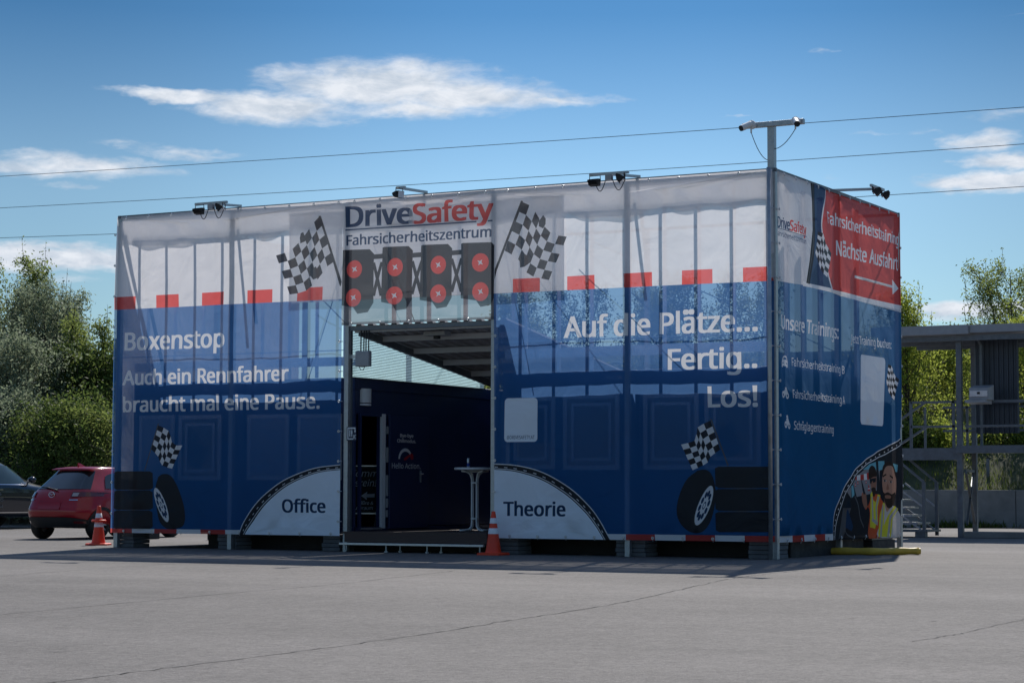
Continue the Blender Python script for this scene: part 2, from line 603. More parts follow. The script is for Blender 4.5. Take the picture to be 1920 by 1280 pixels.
def thing(name, loc, label, cat, group=None):
    o = bpy.data.objects.new(name, None)
    o.empty_display_size = .1
    o.location = loc
    COL.objects.link(o)
    return tag(o, label, cat, group)


def copy_tree(o, parent=None):
    c = o.copy()
    COL.objects.link(c)
    if parent is not None:
        c.parent = parent
    for ch in list(o.children):
        copy_tree(ch, c)
    return c


# ------------------------------------------------------------------ printed mesh banners: one planar partition per sheet
try:
    FONT = bpy.data.fonts.load(bpy.utils.resource_path('LOCAL') + '/datafiles/fonts/NotoSansMath-Regular.woff2')
except Exception:
    FONT = None
_fc = {}


def glyphs(text, shear=0.0):
    """outline of a line of text: verts (n,2), edges (m,2)"""
    key = (text, shear)
    if key in _fc:
        return _fc[key]
    c = bpy.data.curves.new("outline", 'FONT')
    c.body = text
    c.resolution_u = 4
    c.shear = shear
    if FONT:
        c.font = FONT
    o = bpy.data.objects.new("outline", c)
    COL.objects.link(o)
    dg = bpy.context.evaluated_depsgraph_get()
    me = bpy.data.meshes.new_from_object(o.evaluated_get(dg))
    cnt = {}
    for p in me.polygons:
        for e in p.edge_keys:
            cnt[e] = cnt.get(e, 0) + 1
    ed = [e for e, k in cnt.items() if k == 1]
    used = sorted({i for e in ed for i in e})
    ix = {v: i for i, v in enumerate(used)}
    vs = np.array([me.vertices[i].co[:2] for i in used], float).reshape(-1, 2)
    es = np.array([(ix[a], ix[b]) for a, b in ed], int).reshape(-1, 2)
    bpy.data.objects.remove(o)
    bpy.data.curves.remove(c)
    bpy.data.meshes.remove(me)
    _fc[key] = (vs, es)
    return vs, es


def cap_h():
    v, _ = glyphs("H")
    return v[:, 1].max()


UML = {'ä': 'a', 'ö': 'o', 'ü': 'u', 'Ä': 'A'}


def text_shapes(text, pl, pr, hcap, mat, bold=.016, shear=0.0):
    """text between baseline points pl and pr (2-D), capital height hcap (at pl; pr may carry its own)"""
    h0, h1 = hcap if isinstance(hcap, tuple) else (hcap, hcap)
    plain = ''.join(UML.get(ch, ch) for ch in text)
    vs, es = glyphs(plain, shear)
    x0, x1 = vs[:, 0].min(), vs[:, 0].max()
    ch = cap_h()
    sets = [(vs, es)]
    for i, c in enumerate(text):
        if c in UML:
            a, _ = glyphs(plain[:i + 1], shear)
            b, _ = glyphs(plain[i], shear)
            xr = a[:, 0].max()
            wid = b[:, 0].max() - b[:, 0].min()
            for q in (.28, .74):
                cx, cy, rr = xr - wid * (1 - q), .815 * ch / .714 * 1.0, .055
                cy = ch * (1.0 if c != 'Ä' else 1.25)
                an = np.linspace(0, 2 * np.pi, 9)[:-1]
                v2 = np.stack([cx + rr * np.cos(an), cy + rr * np.sin(an)], 1)
                sets.append((v2, np.array([(k, (k + 1) % 8) for k in range(8)])))
    out = []
    bold = bold * ch / .714
    sh = [(0, 0)] if bold == 0 else [(0, 0), (-bold, -.45 * bold), (bold, -.45 * bold), (-bold, .45 * bold), (bold, .45 * bold)]
    for v, e in sets:
        for dx, dy in sh:
            t = (v[:, 0] + dx - x0) / (x1 - x0)
            hh = (h0 + (h1 - h0) * t) / ch
            X = pl[0] + (pr[0] - pl[0]) * t
            Z = pl[1] + (pr[1] - pl[1]) * t + (v[:, 1] + dy) * hh
            out.append((np.stack([X, Z], 1), e, mat))
    return out


def poly(pts, mat):
    v = np.array(pts, float)
    n = len(v)
    return [(v, np.array([(i, (i + 1) % n) for i in range(n)]), mat)]


def spl(pts, n=6):
    """Catmull-Rom through points"""
    P = [np.array(p, float) for p in pts]
    P = [2 * P[0] - P[1]] + P + [2 * P[-1] - P[-2]]
    out = []
    for i in range(1, len(P) - 2):
        for k in range(n):
            t = k / n
            out.append(.5 * (2 * P[i] + (P[i + 1] - P[i - 1]) * t + (2 * P[i - 1] - 5 * P[i] + 4 * P[i + 1] - P[i + 2]) * t * t
                             + (3 * P[i] - P[i - 1] - 3 * P[i + 1] + P[i + 2]) * t ** 3))
    out.append(P[-2])
    return [tuple(p) for p in out]


def ell(c, a, b, n=28):
    """ellipse around c with half-axis vectors a and b"""
    return [(c[0] + a[0] * math.cos(t) + b[0] * math.sin(t), c[1] + a[1] * math.cos(t) + b[1] * math.sin(t))
            for t in [2 * math.pi * k / n for k in range(n)]]


def band(line, w0, w1=None, closed=False):
    """strip of width w along a polyline"""
    P = np.array(line, float)
    T = np.gradient(P, axis=0)
    T /= np.linalg.norm(T, axis=1)[:, None] + 1e-9
    Nn = np.stack([-T[:, 1], T[:, 0]], 1)
    return [tuple(p) for p in P + Nn * w0] + [tuple(p) for p in (P + Nn * (w1 if w1 is not None else -w0))[::-1]]


def partition(outline, shapes, base, step=.22):
    V, Ed = [], []

    def put(v, e):
        o = len(V)
        V.extend([Vector((float(a), float(b))) for a, b in v])
        Ed.extend([(int(i) + o, int(j) + o) for i, j in e])
    o = np.array(outline, float)
    n = len(o)
    oe = np.array([(i, (i + 1) % n) for i in range(n)])
    put(o, oe)
    lo, hi = o.min(0), o.max(0)
    gx = np.arange(lo[0] + step * .6, hi[0] - .3 * step, step)
    gz = np.arange(lo[1] + step * .6, hi[1] - .3 * step, step)
    gp = np.array([(a + .013 * math.sin(7 * b), b) for a in gx for b in gz])
    gp = gp[inside(gp, o, oe)]
    put(gp, [])
    for v, e, m in shapes:
        put(v, e)
    vs, es, fs, *_ = delaunay_2d_cdt(V, Ed, [], 0, 1e-5)
    vs = np.array([tuple(v) for v in vs])
    tris = np.array([f for f in fs if len(f) == 3])
    cen = vs[tris].mean(1)
    a = vs[tris]
    ar = abs((a[:, 1, 0] - a[:, 0, 0]) * (a[:, 2, 1] - a[:, 0, 1]) - (a[:, 2, 0] - a[:, 0, 0]) * (a[:, 1, 1] - a[:, 0, 1]))
    keep = inside(cen, o, oe) & (ar > 1e-9)
    tris, cen = tris[keep], cen[keep]
    mats = np.full(len(tris), base, dtype=object)
    for v, e, m in shapes:
        l, h = v.min(0), v.max(0)
        ix = np.where((cen[:, 0] >= l[0]) & (cen[:, 0] <= h[0]) & (cen[:, 1] >= l[1]) & (cen[:, 1] <= h[1]))[0]
        if len(ix) == 0:
            continue
        ins = inside(cen[ix], v, e)
        mats[ix[ins]] = m
    return vs, tris, mats


def inside(P, v, e):
    if len(P) == 0:
        return np.zeros(0, bool)
    res = np.zeros(len(P), bool)
    a, b = v[e[:, 0]], v[e[:, 1]]
    for c0 in range(0, len(P), 4000):
        q = P[c0:c0 + 4000]
        y = q[:, 1][:, None]
        x = q[:, 0][:, None]
        cr = (a[None, :, 1] > y) != (b[None, :, 1] > y)
        dy = (b[:, 1] - a[:, 1])
        dy = np.where(abs(dy) < 1e-12, 1e-12, dy)
        xi = a[None, :, 0] + (y - a[None, :, 1]) * ((b[:, 0] - a[:, 0]) / dy)[None, :]
        res[c0:c0 + 4000] = ((cr & (x < xi)).sum(1) % 2) == 1
    return res


def drape(a, z, seed=0.0):
    """out-of-plane billow of a laced sheet"""
    t = np.clip((5.85 - z) / .9, 0, 1)
    r = .013 * np.sin(a * 5.1 + seed + .8 * np.sin(z * 1.3)) * (1 - .6 * t)
    r += .016 * np.sin(a * 1.9 + z * .9 + seed * 2) + .012 * np.sin(z * 2.7 - a * .8 + seed)
    r += .008 * np.sin(a * 9.3 + z * 4.1 + seed)
    r += .012 * np.sin(a * 12.6 + seed) * np.exp(-((z - .28) / .35) ** 2)          # puckers between the lower eyelets
    r += .014 * np.sin(a * 11.9 + 2 * seed) * np.exp(-((z - 5.85) / .5) ** 2)      # and along the top hem
    return r


def banner_mesh(name, outline, shapes, base, axis, parent, off=0.0, seed=0.0, step=.22, amp=1.0):
    vs, tris, mats = partition(outline, shapes, base, step)
    keys = sorted(set(mats))
    mi = np.array([keys.index(k) for k in mats])
    d = drape(vs[:, 0], vs[:, 1], seed) * amp
    org = parent_loc(parent)
    if axis == 'front':
        co = np.stack([vs[:, 0], d - off, vs[:, 1]], 1)
    else:
        co = np.stack([d + off, vs[:, 0], vs[:, 1]], 1)
    co = co - np.array(org)
    me = bpy.data.meshes.new(name)
    me.from_pydata([tuple(c) for c in co], [], [tuple(int(i) for i in t) for t in tris])
    for k in keys:
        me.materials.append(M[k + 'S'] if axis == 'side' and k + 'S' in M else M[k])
    me.polygons.foreach_set('material_index', mi.astype(int).tolist())
    me.polygons.foreach_set('use_smooth', [True] * len(tris))
    me.update()
    bm = bmesh.new()
    bm.from_mesh(me)
    loose = [v for v in bm.verts if not v.link_faces]
    bmesh.ops.delete(bm, geom=loose, context='VERTS')
    bm.to_mesh(me)
    bm.free()
    ob = bpy.data.objects.new(name, me)
    COL.objects.link(ob)
    ob.parent = parent
    return ob


def eyelets(pts, parent, axis='front', off=.03):
    """small metal rings, each with the lacing hook that runs to the frame"""
    cache = {}
    org = parent_loc(parent)
    for (a, z, da, dz) in pts:
        key = (da, dz)
        if key not in cache:
            b = B()
            n = 8
            w = (lambda p, q, o: (p, -off + o, q)) if axis == 'front' else (lambda p, q, o: (off - o, p, q))
            b.tube([w(.018 * math.cos(2 * math.pi * k / n), .018 * math.sin(2 * math.pi * k / n), 0) for k in range(n + 1)], .007, 5)
            b.tube([w(0, 0, 0), w(da, dz, .02)], .006, 5)
            o = b.build('eyelet', M['alu'], parent, world=False)
            cache[key] = o
        else:
            o = cache[key].copy()
            COL.objects.link(o)
            o.parent = parent
        o.location = Vector((a, 0, z) if axis == 'front' else (0, a, z)) - (Vector((org.x, 0, org.z)) if axis == 'front' else Vector((0, org.y, org.z)))
        if axis == 'front':
            o.location.y = -org.y
        else:
            o.location.x = -org.x


P2 = lambda pts: [f2(*p) for p in pts]
S2 = lambda pts: [s2(*p) for p in pts]


def flag_shapes(top, bot, rows, cols, plane, dark='pk', light='pt'):
    """chequered flag print between a top and a bottom edge (both from the pole to the free end)"""
    t = np.array(spl(top, 8))
    b = np.array(spl(bot, 8))

    def samp(c, u):
        L = np.concatenate([[0], np.cumsum(np.linalg.norm(np.diff(c, axis=0), axis=1))])
        L /= L[-1]
        return np.array([np.interp(u, L, c[:, 0]), np.interp(u, L, c[:, 1])])
    out = []
    for i in range(cols):
        for j in range(rows):
            q = []
            for (u, v) in ((i, j), (i + 1, j), (i + 1, j + 1), (i, j + 1)):
                a, c = samp(t, u / cols), samp(b, u / cols)
                q.append(tuple(plane(*(a + (c - a) * v / rows))))
            out += poly(q, dark if (i + j) % 2 == 0 else light)
    return out


# ================================================================== GROUND
gb = B()
gb.add([(-260, -60, 0), (160, -60, 0), (160, 330, 0), (-260, 330, 0)], [(0, 1, 2, 3)])
g = gb.build('ground', M['asph'])
tag(g, kind='structure')


def joint(pxs, w, name='pavement_joint'):
    pts = [G(*p) for p in pxs]
    d = np.array(spl([(p.x, p.y) for p in pts], 14))
    d = d + rng.normal(0, .012, d.shape)
    ws = .6 * w * (.5 + .9 * rng.random(len(d)))
    T = np.gradient(d, axis=0)
    T /= np.linalg.norm(T, axis=1)[:, None]
    Nn = np.stack([-T[:, 1], T[:, 0]], 1)
    b = B()
    L, R = d + Nn * ws[:, None], d - Nn * ws[:, None]
    vs = [(q[0], q[1], .004) for q in L] + [(q[0], q[1], .004) for q in R]
    n = len(d)
    b.add(vs, [(i + n, i + 1 + n, i + 1, i) for i in range(n - 1)])
    o = b.build(name, M['joint'])
    return tag(o, kind='structure')


joint([(-150, 1168), (0, 1152), (425, 1112), (625, 1095), (850, 1070)], .013)
joint([(60, 1284), (150, 1272), (450, 1235), (750, 1195), (960, 1162), (1160, 1130), (1310, 1097), (1385, 1082), (1500, 1069)], .013)
joint([(-60, 1086), (0, 1080), (150, 1068), (330, 1056)], .016)
joint([(2000, 1145), (1920, 1160), (1820, 1183), (1710, 1202)], .010)
joint([(700, 1050), (760, 1058), (860, 1063)], .010)
# scattered short scuffs and cracks in the asphalt
sb = B()
for (px, py, ln) in [(1350, 1163, 10), (1115, 1170, 40), (1405, 1219, 30), (1270, 1242, 45), (1085, 1155, 12), (1560, 1061, 34), (110, 1222, 70),
                     (470, 1175, 30), (1240, 1186, 28), (1600, 1158, 30), (1475, 1098, 14), (1500, 1110, 16), (1590, 1098, 14), (1560, 1108, 12),
                     (1622, 1108, 16), (1655, 1110, 12), (1538, 1086, 12), (1685, 1109, 10), (1465, 1085, 14), (1725, 1090, 30), (1000, 1120, 40),
                     (1850, 1100, 20), (640, 1130, 40), (820, 1120, 26), (300, 1110, 50), (1750, 1165, 14), (900, 1230, 34), (520, 1085, 40), (1140, 1100, 60)]:
    p, q = G(px - ln / 2, py + random.uniform(-1.5, 1.5)), G(px + ln / 2, py + random.uniform(-2, 2))
    d = (q - p)
    nrm = Vector((-d.y, d.x, 0)).normalized() * random.uniform(.008, .016)
    mpt = (p + q) / 2 + nrm * random.uniform(-1, 1)
    sb.add([(p.x, p.y, .004), (mpt.x + nrm.x, mpt.y + nrm.y, .004), (q.x, q.y, .004), (mpt.x - nrm.x, mpt.y - nrm.y, .004)], [(0, 3, 2, 1)])
tag(sb.build('pavement_scuffs', M['joint']), kind='structure')

# ================================================================== STEEL FRAME
ZT, ZB = 5.876, .262
fr = thing('banner_frame', (-6.3, 3.0, 0), "galvanised steel tube frame that carries the printed mesh banners around the containers", 'steel frame')


def post(x, y, z0, z1, w, m='galv', name='post'):
    b = B()
    b.box(x - w / 2, x + w / 2, y - w / 2, y + w / 2, z0, z1)
    return b.build(name, M[m], fr, bevel=.006)


for x in (-12.46, -10.0, -7.645, -4.84, -2.462, -.02):
    post(x, .075, 0, ZT - .03, .085)
    post(x, 5.98, 0, ZT - .03, .085)
post(-.06, 2.98, 0, ZT - .03, .085)
post(-12.46, 2.98, 0, ZT - .03, .085)
# slim upper studs on the container roofs
for x in (-12.13, -11.53, -10.91, -10.32, -9.65, -9.08, -8.52, -7.95, -4.47, -3.87, -3.28, -2.63, -2.01, -1.42, -.83, -.24):
    post(x, .47, 2.93, ZT - .04, .048, 'pale', 'stud')
for x in (-6.98, -6.3, -5.6):
    post(x, .47, 3.80, ZT - .04, .06, 'pale', 'stud')
for y in (1.48, 2.22, 3.01, 3.87, 4.79):
    post(-.36, y, 2.93, ZT - .04, .075, 'pale', 'stud')


def rail(p, q, w, h, m='galvd', name='rail'):
    b = B()
    b.bar(p, q, w, h)
    return b.build(name, M[m], fr)


rail((-12.52, .07, ZT), (.03, .07, ZT), .05, .05)
rail((-.02, .03, ZT), (-.02, 6.0, ZT), .05, .05)
rail((-12.48, .03, ZT), (-12.48, 6.0, ZT), .05, .05)
rail((-12.52, 5.98, ZT), (.03, 5.98, ZT), .05, .05)
rail((-12.3, .47, ZT - .035), (-.1, .47, ZT - .035), .05, .05)
rail((-12.4, .455, 3.20), (-7.65, .455, 3.20), .05, .15, 'pale')
rail((-12.4, .08, 3.36), (-7.65, .08, 3.36), .012, .012, 'white')
rail((-4.84, .455, 3.23), (-.12, .455, 3.23), .05, .16, 'pale')
rail((-4.84, .08, 3.40), (-.05, .08, 3.40), .012, .012, 'white')
rail((-7.6, .085, 3.72), (-4.88, .085, 3.72), .05, .08)
for p, q in (((-12.4, .3, 5.8), (-11.7, .42, 3.0)), ((-9.95, .3, 5.8), (-9.75, .42, 3.9)), ((-2.4, .3, 5.8), (-2.25, .42, 4.4))):
    rail(p, q, .05, .04, 'galvd', 'brace')
for p, q in (((-8.3, .3, 4.25), (-7.6, .1, 3.72)), ((-3.4, .4, 4.9), (-1.4, .4, 3.1)), ((-4.75, .35, 5.4), (-4.2, .4, 2.95)), ((-7.2, .3, 5.4), (-6.5, .4, 3.75)),
             ((-12.4, 5.9, 3.0), (-7.7, .5, 5.7)), ((-4.8, .5, 5.7), (-.1, 5.9, 3.0))):
    b = B()
    b.tube([p, q], .008, 5)
    b.build('bracing_wire', M['wire'], fr)
# round corner tube that both sheets are laced to
b = B()
b.tube([(-.045, -.075, 0), (-.045, -.075, ZT + .02)], .032, 12)
b.build('corner_tube', M['galv'], fr, smooth=True)
# opening posts: dark lining strips behind the laced sheet edges
for x0, x1 in ((-7.72, -7.60), (-4.92, -4.80)):
    b = B()
    b.box(x0, x1, .125, .165, .27, 3.72)
    b.build('edge_strip', M['galvd'], fr)

# ================================================================== BANNERS (front)
TXT = []


def ftext(t, l, r, cap, mat='pt', bold=.03, shear=0):
    """baseline pixels l, r and the pixel height of a capital at the left end"""
    a, c = f2(*l), f2(*r)
    zb = (a[1] + c[1]) / 2
    h = f2(l[0], l[1] - cap)[1] - a[1]
    return text_shapes(t, (a[0], zb), (c[0], zb), h, mat, bold, shear)


def zrect(x0, x1, z0, z1, m):
    return poly([(x0, z0), (x1, z0), (x1, z1), (x0, z1)], m)


XL, XR = -12.53, -.01
XA, XB_ = -7.715, -4.80          # the two sheets' inner edges
Z_BLUE = 4.215


def strip_pattern(edges, cols, z0, z1, Y=0.0):
    out = []
    for i, c in enumerate(cols):
        out += zrect(f2(edges[i], 1008)[0], f2(edges[i + 1], 1008)[0], z0, z1, c)
    return out


# ---- left sheet
L = []
L += zrect(XL - .1, XA + .1, ZB - .1, Z_BLUE, 'pb')
for (a, c) in ((210, 253), (292, 333.6), (377.5, 420), (464, 510), (556, 604)):
    L += zrect(f2(a, 570)[0], f2(c, 570)[0], Z_BLUE, Z_BLUE + .225, 'pr')
L += strip_pattern((200, 248, 291, 333, 377, 421.5, 462), ('pr', 'pt', 'pr', 'pt', 'pr', 'pt'), ZB - .05, ZB + .075)
z2 = lambda x, y: f2(200 + x / 3.557, 680 + y / 3.557)
Z2 = lambda pts: [z2(*p) for p in pts]
# tyre pile
for (ya, yb) in ((722, 845), (849, 978), (983, 1105)):
    L += poly(Z2([(48, ya + 8), (66, ya), (290, ya), (312, ya + 12), (316, yb - 12), (296, yb), (60, yb), (46, yb - 10)]), 'pro')
for y in (847, 980.5):
    L += poly(Z2([(75, y - 2), (180, y - 4), (290, y - 1), (180, y + 2)]), 'pg')
# leaning tyre with its rim
L += poly(spl(Z2([(348, 760), (372, 742), (415, 745), (455, 790), (495, 880), (520, 975), (520, 1060), (490, 1100), (410, 1105), (360, 1060), (340, 960), (330, 850), (348, 760)]), 5), 'pro')
c0 = z2(372, 946)
ax = np.array(z2(414, 1060)) - np.array(c0)
bx = np.array(z2(400, 935)) - np.array(c0)
L += poly(ell(c0, ax, bx), 'pt')
for k in range(5):
    t = 2 * math.pi * k / 5 + .3
    cc = np.array(c0) + ax * .62 * math.cos(t) + bx * .62 * math.sin(t)
    for dt in (-.32, .32):
        cc = np.array(c0) + ax * .6 * math.cos(t + dt) + bx * .6 * math.sin(t + dt)
        L += poly(ell(cc, ax * .17, bx * .2, 10), 'pn')
L += poly(ell(c0, ax * .2, bx * .22, 12), 'pn')
L += poly(ell(c0, ax * .13, bx * .14, 12), 'pt')
# little flag
L += poly(P2([(296, 794), (298.5, 794), (273, 881), (271, 881)]), 'pg')
L += flag_shapes([(297, 797), (316.7, 808), (323.7, 832), (340.6, 834.6)], [(284, 842), (295.6, 854), (304, 872), (322, 878)], 5, 6, f2)
# road and white quarter
oc = [(1566, 678), (1400, 700), (1240, 755), (1100, 840), (980, 955), (910, 1060), (870, 1160)]
ic = [(1566, 712), (1420, 732), (1262, 790), (1122, 884), (1020, 992), (948, 1090), (905, 1165)]
O_, I_ = spl(Z2(oc), 8), spl(Z2(ic), 8)
L += poly(I_ + [(XA + .1, ZB - .1), (XA + .1, I_[0][1])], 'pq')
L += poly(O_ + I_[::-1], 'pro')
mid = [((a[0] + c[0]) / 2, (a[1] + c[1]) / 2) for a, c in zip(O_, I_)]
L += poly(band(O_, -.006, .010), 'pt')
L += poly(band([((a[0] * .2 + c[0] * .8), (a[1] * .2 + c[1] * .8)) for a, c in zip(O_, I_)], .006), 'pt')
for k in range(1, len(mid) - 3, 3):
    L += poly(band(mid[k:k + 2], .006), 'pt')
L += ftext("Boxenstop", (234, 656.6), (420.5, 650), 32.5)
L += ftext("Auch ein Rennfahrer", (232.3, 722), (540.7, 713), 26.5)
L += ftext("braucht mal eine Pause.", (233, 772), (597.8, 765), 27)
L += ftext("Office", (529.5, 960), (610.5, 960), 23.5, 'pn', .032)
# big chequered flag, left
bigL_top = [(600, 406), (584, 420), (566, 446), (545, 468), (517, 479)]
bigL_bot = [(625, 491), (612, 499), (594, 524), (572, 545), (543, 552)]
L += flag_shapes(bigL_top, bigL_bot, 5, 7, f2)
L += poly(P2([(561, 446), (563, 437), (567, 435), (571, 445), (571, 452), (562, 456)]), 'pk')
L += poly(P2([(577, 512), (590, 499), (597, 510), (596, 520), (586, 524)]), 'pk')
L += poly(P2([(598, 405), (603, 405), (641, 528), (639, 536), (637, 536)]), 'pk')
bl = thing('mesh_banner', (-10.1, 0, ZB), "wide printed mesh banner with chequered flag, slogans and white quarter circle over office windows", 'banner', 'printed mesh banners')
banner_mesh('print', [(XL, ZB), (XA, ZB), (XA, ZT), (XL, ZT)], L, 'pw', 'front', bl, .0, 0.4)
eyelets([(x, ZB + .035, 0, -.05) for x in np.arange(XL + .3, XA, .62)] + [(XL + .02, z, -.04, 0) for z in np.arange(.6, 5.7, .55)]
        + [(XA - .03, z, .06, 0) for z in np.arange(.5, 3.8, .5)] + [(x, ZT - .035, 0, .05) for x in np.arange(XL + .25, XA, .5)], bl)

# ---- right sheet
R = []
R += zrect(XB_ - .1, XR + .1, ZB - .1, Z_BLUE - .03, 'pb')
for (a, c) in ((963, 1012), (1063, 1115), (1169, 1223), (1279, 1335.6), (1392, 1456)):
    R += zrect(f2(a, 520)[0], f2(c, 520)[0], Z_BLUE - .03, Z_BLUE + .19, 'pr')
R += strip_pattern((1120, 1174, 1228, 1284, 1340, 1396.5, 1460), ('pt', 'pr', 'pt', 'pr', 'pt', 'pr'), ZB - .05, ZB + .09)
z6 = lambda x, y: f2(1160 + x / 3.2, 680 + y / 3.2)
Z6 = lambda pts: [z6(*p) for p in pts]
for (ya, yb) in ((622, 750), (756, 887), (893, 1015)):
    R += poly(Z6([(580, ya + 10), (600, ya), (895, ya), (918, ya + 10), (922, yb - 12), (905, yb), (602, yb), (582, yb - 12)]), 'pro')
for y in (753, 890):
    R += poly(Z6([(610, y), (740, y - 3), (890, y - 1), (740, y + 3)]), 'pg')
R += poly(spl(Z6([(470, 645), (520, 640), (560, 670), (585, 760), (575, 870), (540, 970), (490, 1018), (420, 1010), (365, 960), (345, 890), (360, 800), (405, 700), (470, 645)]), 5), 'pro')
c0 = z6(513, 855)
ax = np.array(z6(560, 737)) - np.array(c0)
bx = np.array(z6(545, 872)) - np.array(c0)
R += poly(ell(c0, ax, bx), 'pt')
for k in range(5):
    t = 2 * math.pi * k / 5 + .3
    for dt in (-.32, .32):
        cc = np.array(c0) + ax * .6 * math.cos(t + dt) + bx * .6 * math.sin(t + dt)
        R += poly(ell(cc, ax * .17, bx * .2, 10), 'pn')
R += poly(ell(c0, ax * .2, bx * .22, 12), 'pn')
R += poly(ell(c0, ax * .13, bx * .14, 12), 'pt')
R += poly(P2([(1331.5, 785), (1334, 785), (1367, 872), (1364, 873)]), 'pg')
R += flag_shapes([(1332, 788), (1307, 802), (1304, 824), (1275.6, 833)], [(1350.6, 842.5), (1333.4, 855), (1325.6, 868), (1297.5, 881)], 5, 6, f2)
z5 = lambda x, y: f2(900 + x / 3.37, 680 + y / 3.37)
Z5 = lambda pts: [z5(*p) for p in pts]
oc = [(70, 638), (240, 650), (400, 695), (560, 785), (680, 895), (760, 1000), (835, 1130)]
ic = [(70, 672), (230, 688), (388, 740), (538, 828), (652, 930), (730, 1030), (795, 1130)]
O_, I_ = spl(Z5(oc), 8), spl(Z5(ic), 8)
R += poly(I_ + [(XB_ - .1, ZB - .1)], 'pq')
R += poly(O_ + I_[::-1], 'pro')
mid = [((a[0] + c[0]) / 2, (a[1] + c[1]) / 2) for a, c in zip(O_, I_)]
R += poly(band(O_, -.006, .010), 'pt')
R += poly(band([((a[0] * .2 + c[0] * .8), (a[1] * .2 + c[1] * .8)) for a, c in zip(O_, I_)], .006), 'pt')
for k in range(1, len(mid) - 3, 3):
    R += poly(band(mid[k:k + 2], .006), 'pt')
R += ftext("Auf die Plätze...", (1057, 633), (1419, 619), 38)
R += ftext("Fertig..", (1255, 694), (1419, 687), 37.5)
R += ftext("Los!", (1329, 764), (1419, 760), 38)
R += ftext("Theorie", (943.6, 967), (1060, 966), 25.5, 'pn', .032)
# white contact card
cx0, cx1 = f2(947, 780)[0], f2(1009, 780)[0]
cz0, cz1 = f2(980, 828)[1], f2(980, 746)[1]
rr = .06


def rrect(x0, x1, y0, y1, rr):
    pts = []
    for (cx, cy, a0) in ((x1 - rr, y1 - rr, 0), (x0 + rr, y1 - rr, 90), (x0 + rr, y0 + rr, 180), (x1 - rr, y0 + rr, 270)):
        for k in range(5):
            a = math.radians(a0 + 22.5 * k)
            pts.append((cx + rr * math.cos(a), cy + rr * math.sin(a)))
    return pts


R += poly(rrect(cx0, cx1, cz0, cz1, rr), 'pq')
R += ftext("@DRIVESAFETY.AT", (952, 823), (1003.5, 822.5), 6.6, 'pn', .010)
# big chequered flag, right
bigR_top = [(977, 378), (996, 388), (1016, 420), (1034, 438), (1062, 443.5)]
bigR_bot = [(947, 470), (961, 478), (976, 490), (992, 515), (1029, 525)]
R += flag_shapes(bigR_top, bigR_bot, 5, 7, f2)
R += poly(P2([(1009, 414), (1016, 403), (1021, 409), (1021, 420), (1017, 428), (1009, 424)]), 'pk')
R += poly(P2([(975, 490), (982, 475), (992, 482), (994, 492), (984, 500), (976, 502)]), 'pk')
R += poly(P2([(976, 376), (980, 377), (932, 507), (928, 524), (928, 505)]), 'pk')
brn = thing('mesh_banner', (-2.4, 0, ZB), "wide printed mesh banner with start slogans and red kerb blocks over classroom windows", 'banner', 'printed mesh banners')
banner_mesh('print', [(XB_, ZB), (XR, ZB), (XR, ZT), (XB_, ZT)], R, 'pw', 'front', brn, .0, 2.1)
eyelets([(x, ZB + .035, 0, -.05) for x in np.arange(XB_ + .3, XR, .5)] + [(XR - .03, z, .06, 0) for z in np.arange(.6, 5.7, .52)]
        + [(XB_ + .03, z, -.08, 0) for z in np.arange(.5, 3.8, .5)] + [(x, ZT - .035, 0, .05) for x in np.arange(XB_ + .25, XR, .5)], brn)

# ---- sheet above the opening with the start lights
C = []
ZC0 = 3.77
zc = lambda x, y: f2(620 + x / 3.765, 340 + y / 3.765)
ZC = lambda pts: [zc(*p) for p in pts]
C += poly([(XA + .01, ZC0 - .1), (XB_ - .01, ZC0 - .1), (XB_ - .01, 4.19), (XA + .01, 4.19)], 'pc')
# four black lamp housings, lattice between, two red lamps each
HX = [(75, 305, 165, 485), (362, 575, 452, 462), (630, 855, 757, 447), (920, 1165, 1058, 435)]
for i, (xa, xb, xm, yt) in enumerate(HX):
    yb = yt + (440 if i < 2 else 440)
    C += poly(ZC([(xa, yt + 6), (xa + 12, yt), (xb - 30, yt - 6), (xb, yt + 26), (xb, yb - 70), (xb - 40, yb - 2), (xb - 110, yb + 10), (xb - 140, yb - 35), (xa, yb - 50)]), 'pk')
for (xa, xb, yt) in ((305, 362, 510), (575, 640, 498), (855, 925, 482)):
    C += poly(ZC([(xa - 2, yt + 6), (xb + 2, yt), (xb + 2, yt + 34), (xa - 2, yt + 40)]), 'pk')
    C += poly(ZC([(xa - 10, yt + 70), (xa + 8, yt + 60), (xb + 14, yt + 300), (xb - 12, yt + 300)]), 'pk')
    C += poly(ZC([(xb + 6, yt + 60), (xb - 12, yt + 58), (xa - 14, yt + 300), (xa + 12, yt + 300)]), 'pk')
for (cx, cy, rx, ry) in ((167, 620, 53, 63), (165, 821, 52, 64), (453, 605, 56, 65), (452, 806, 57, 64), (757, 589, 57, 64), (757, 792, 57, 65), (1059, 573, 60, 65), (1058, 778, 60, 66)):
    c0 = zc(cx, cy)
    C += poly(ell(c0, (zc(cx + rx, cy)[0] - c0[0], 0), (0, zc(cx, cy - ry)[1] - c0[1])), 'pr')
    st = []
    for k in range(8):
        rad = 24 if k % 2 == 0 else 9
        st.append(zc(cx + rad * math.cos(k * math.pi / 4 + .6), cy + rad * 1.1 * math.sin(k * math.pi / 4 + .6)))
    C += poly(st, 'pt')
C += ftext("Drive", (650.5, 425), (769, 418.5), 37, 'pn', .036)
C += ftext("Safety", (772.7, 418), (923, 410), 36, 'pr', .036)
a, c = f2(648, 431), f2(923, 414)
zu = (a[1] + c[1]) / 2
C += zrect(a[0], f2(893, 416)[0], zu - .012, zu + .012, 'pn')
C += zrect(f2(914, 416)[0], c[0], zu - .012, zu + .012, 'pn')
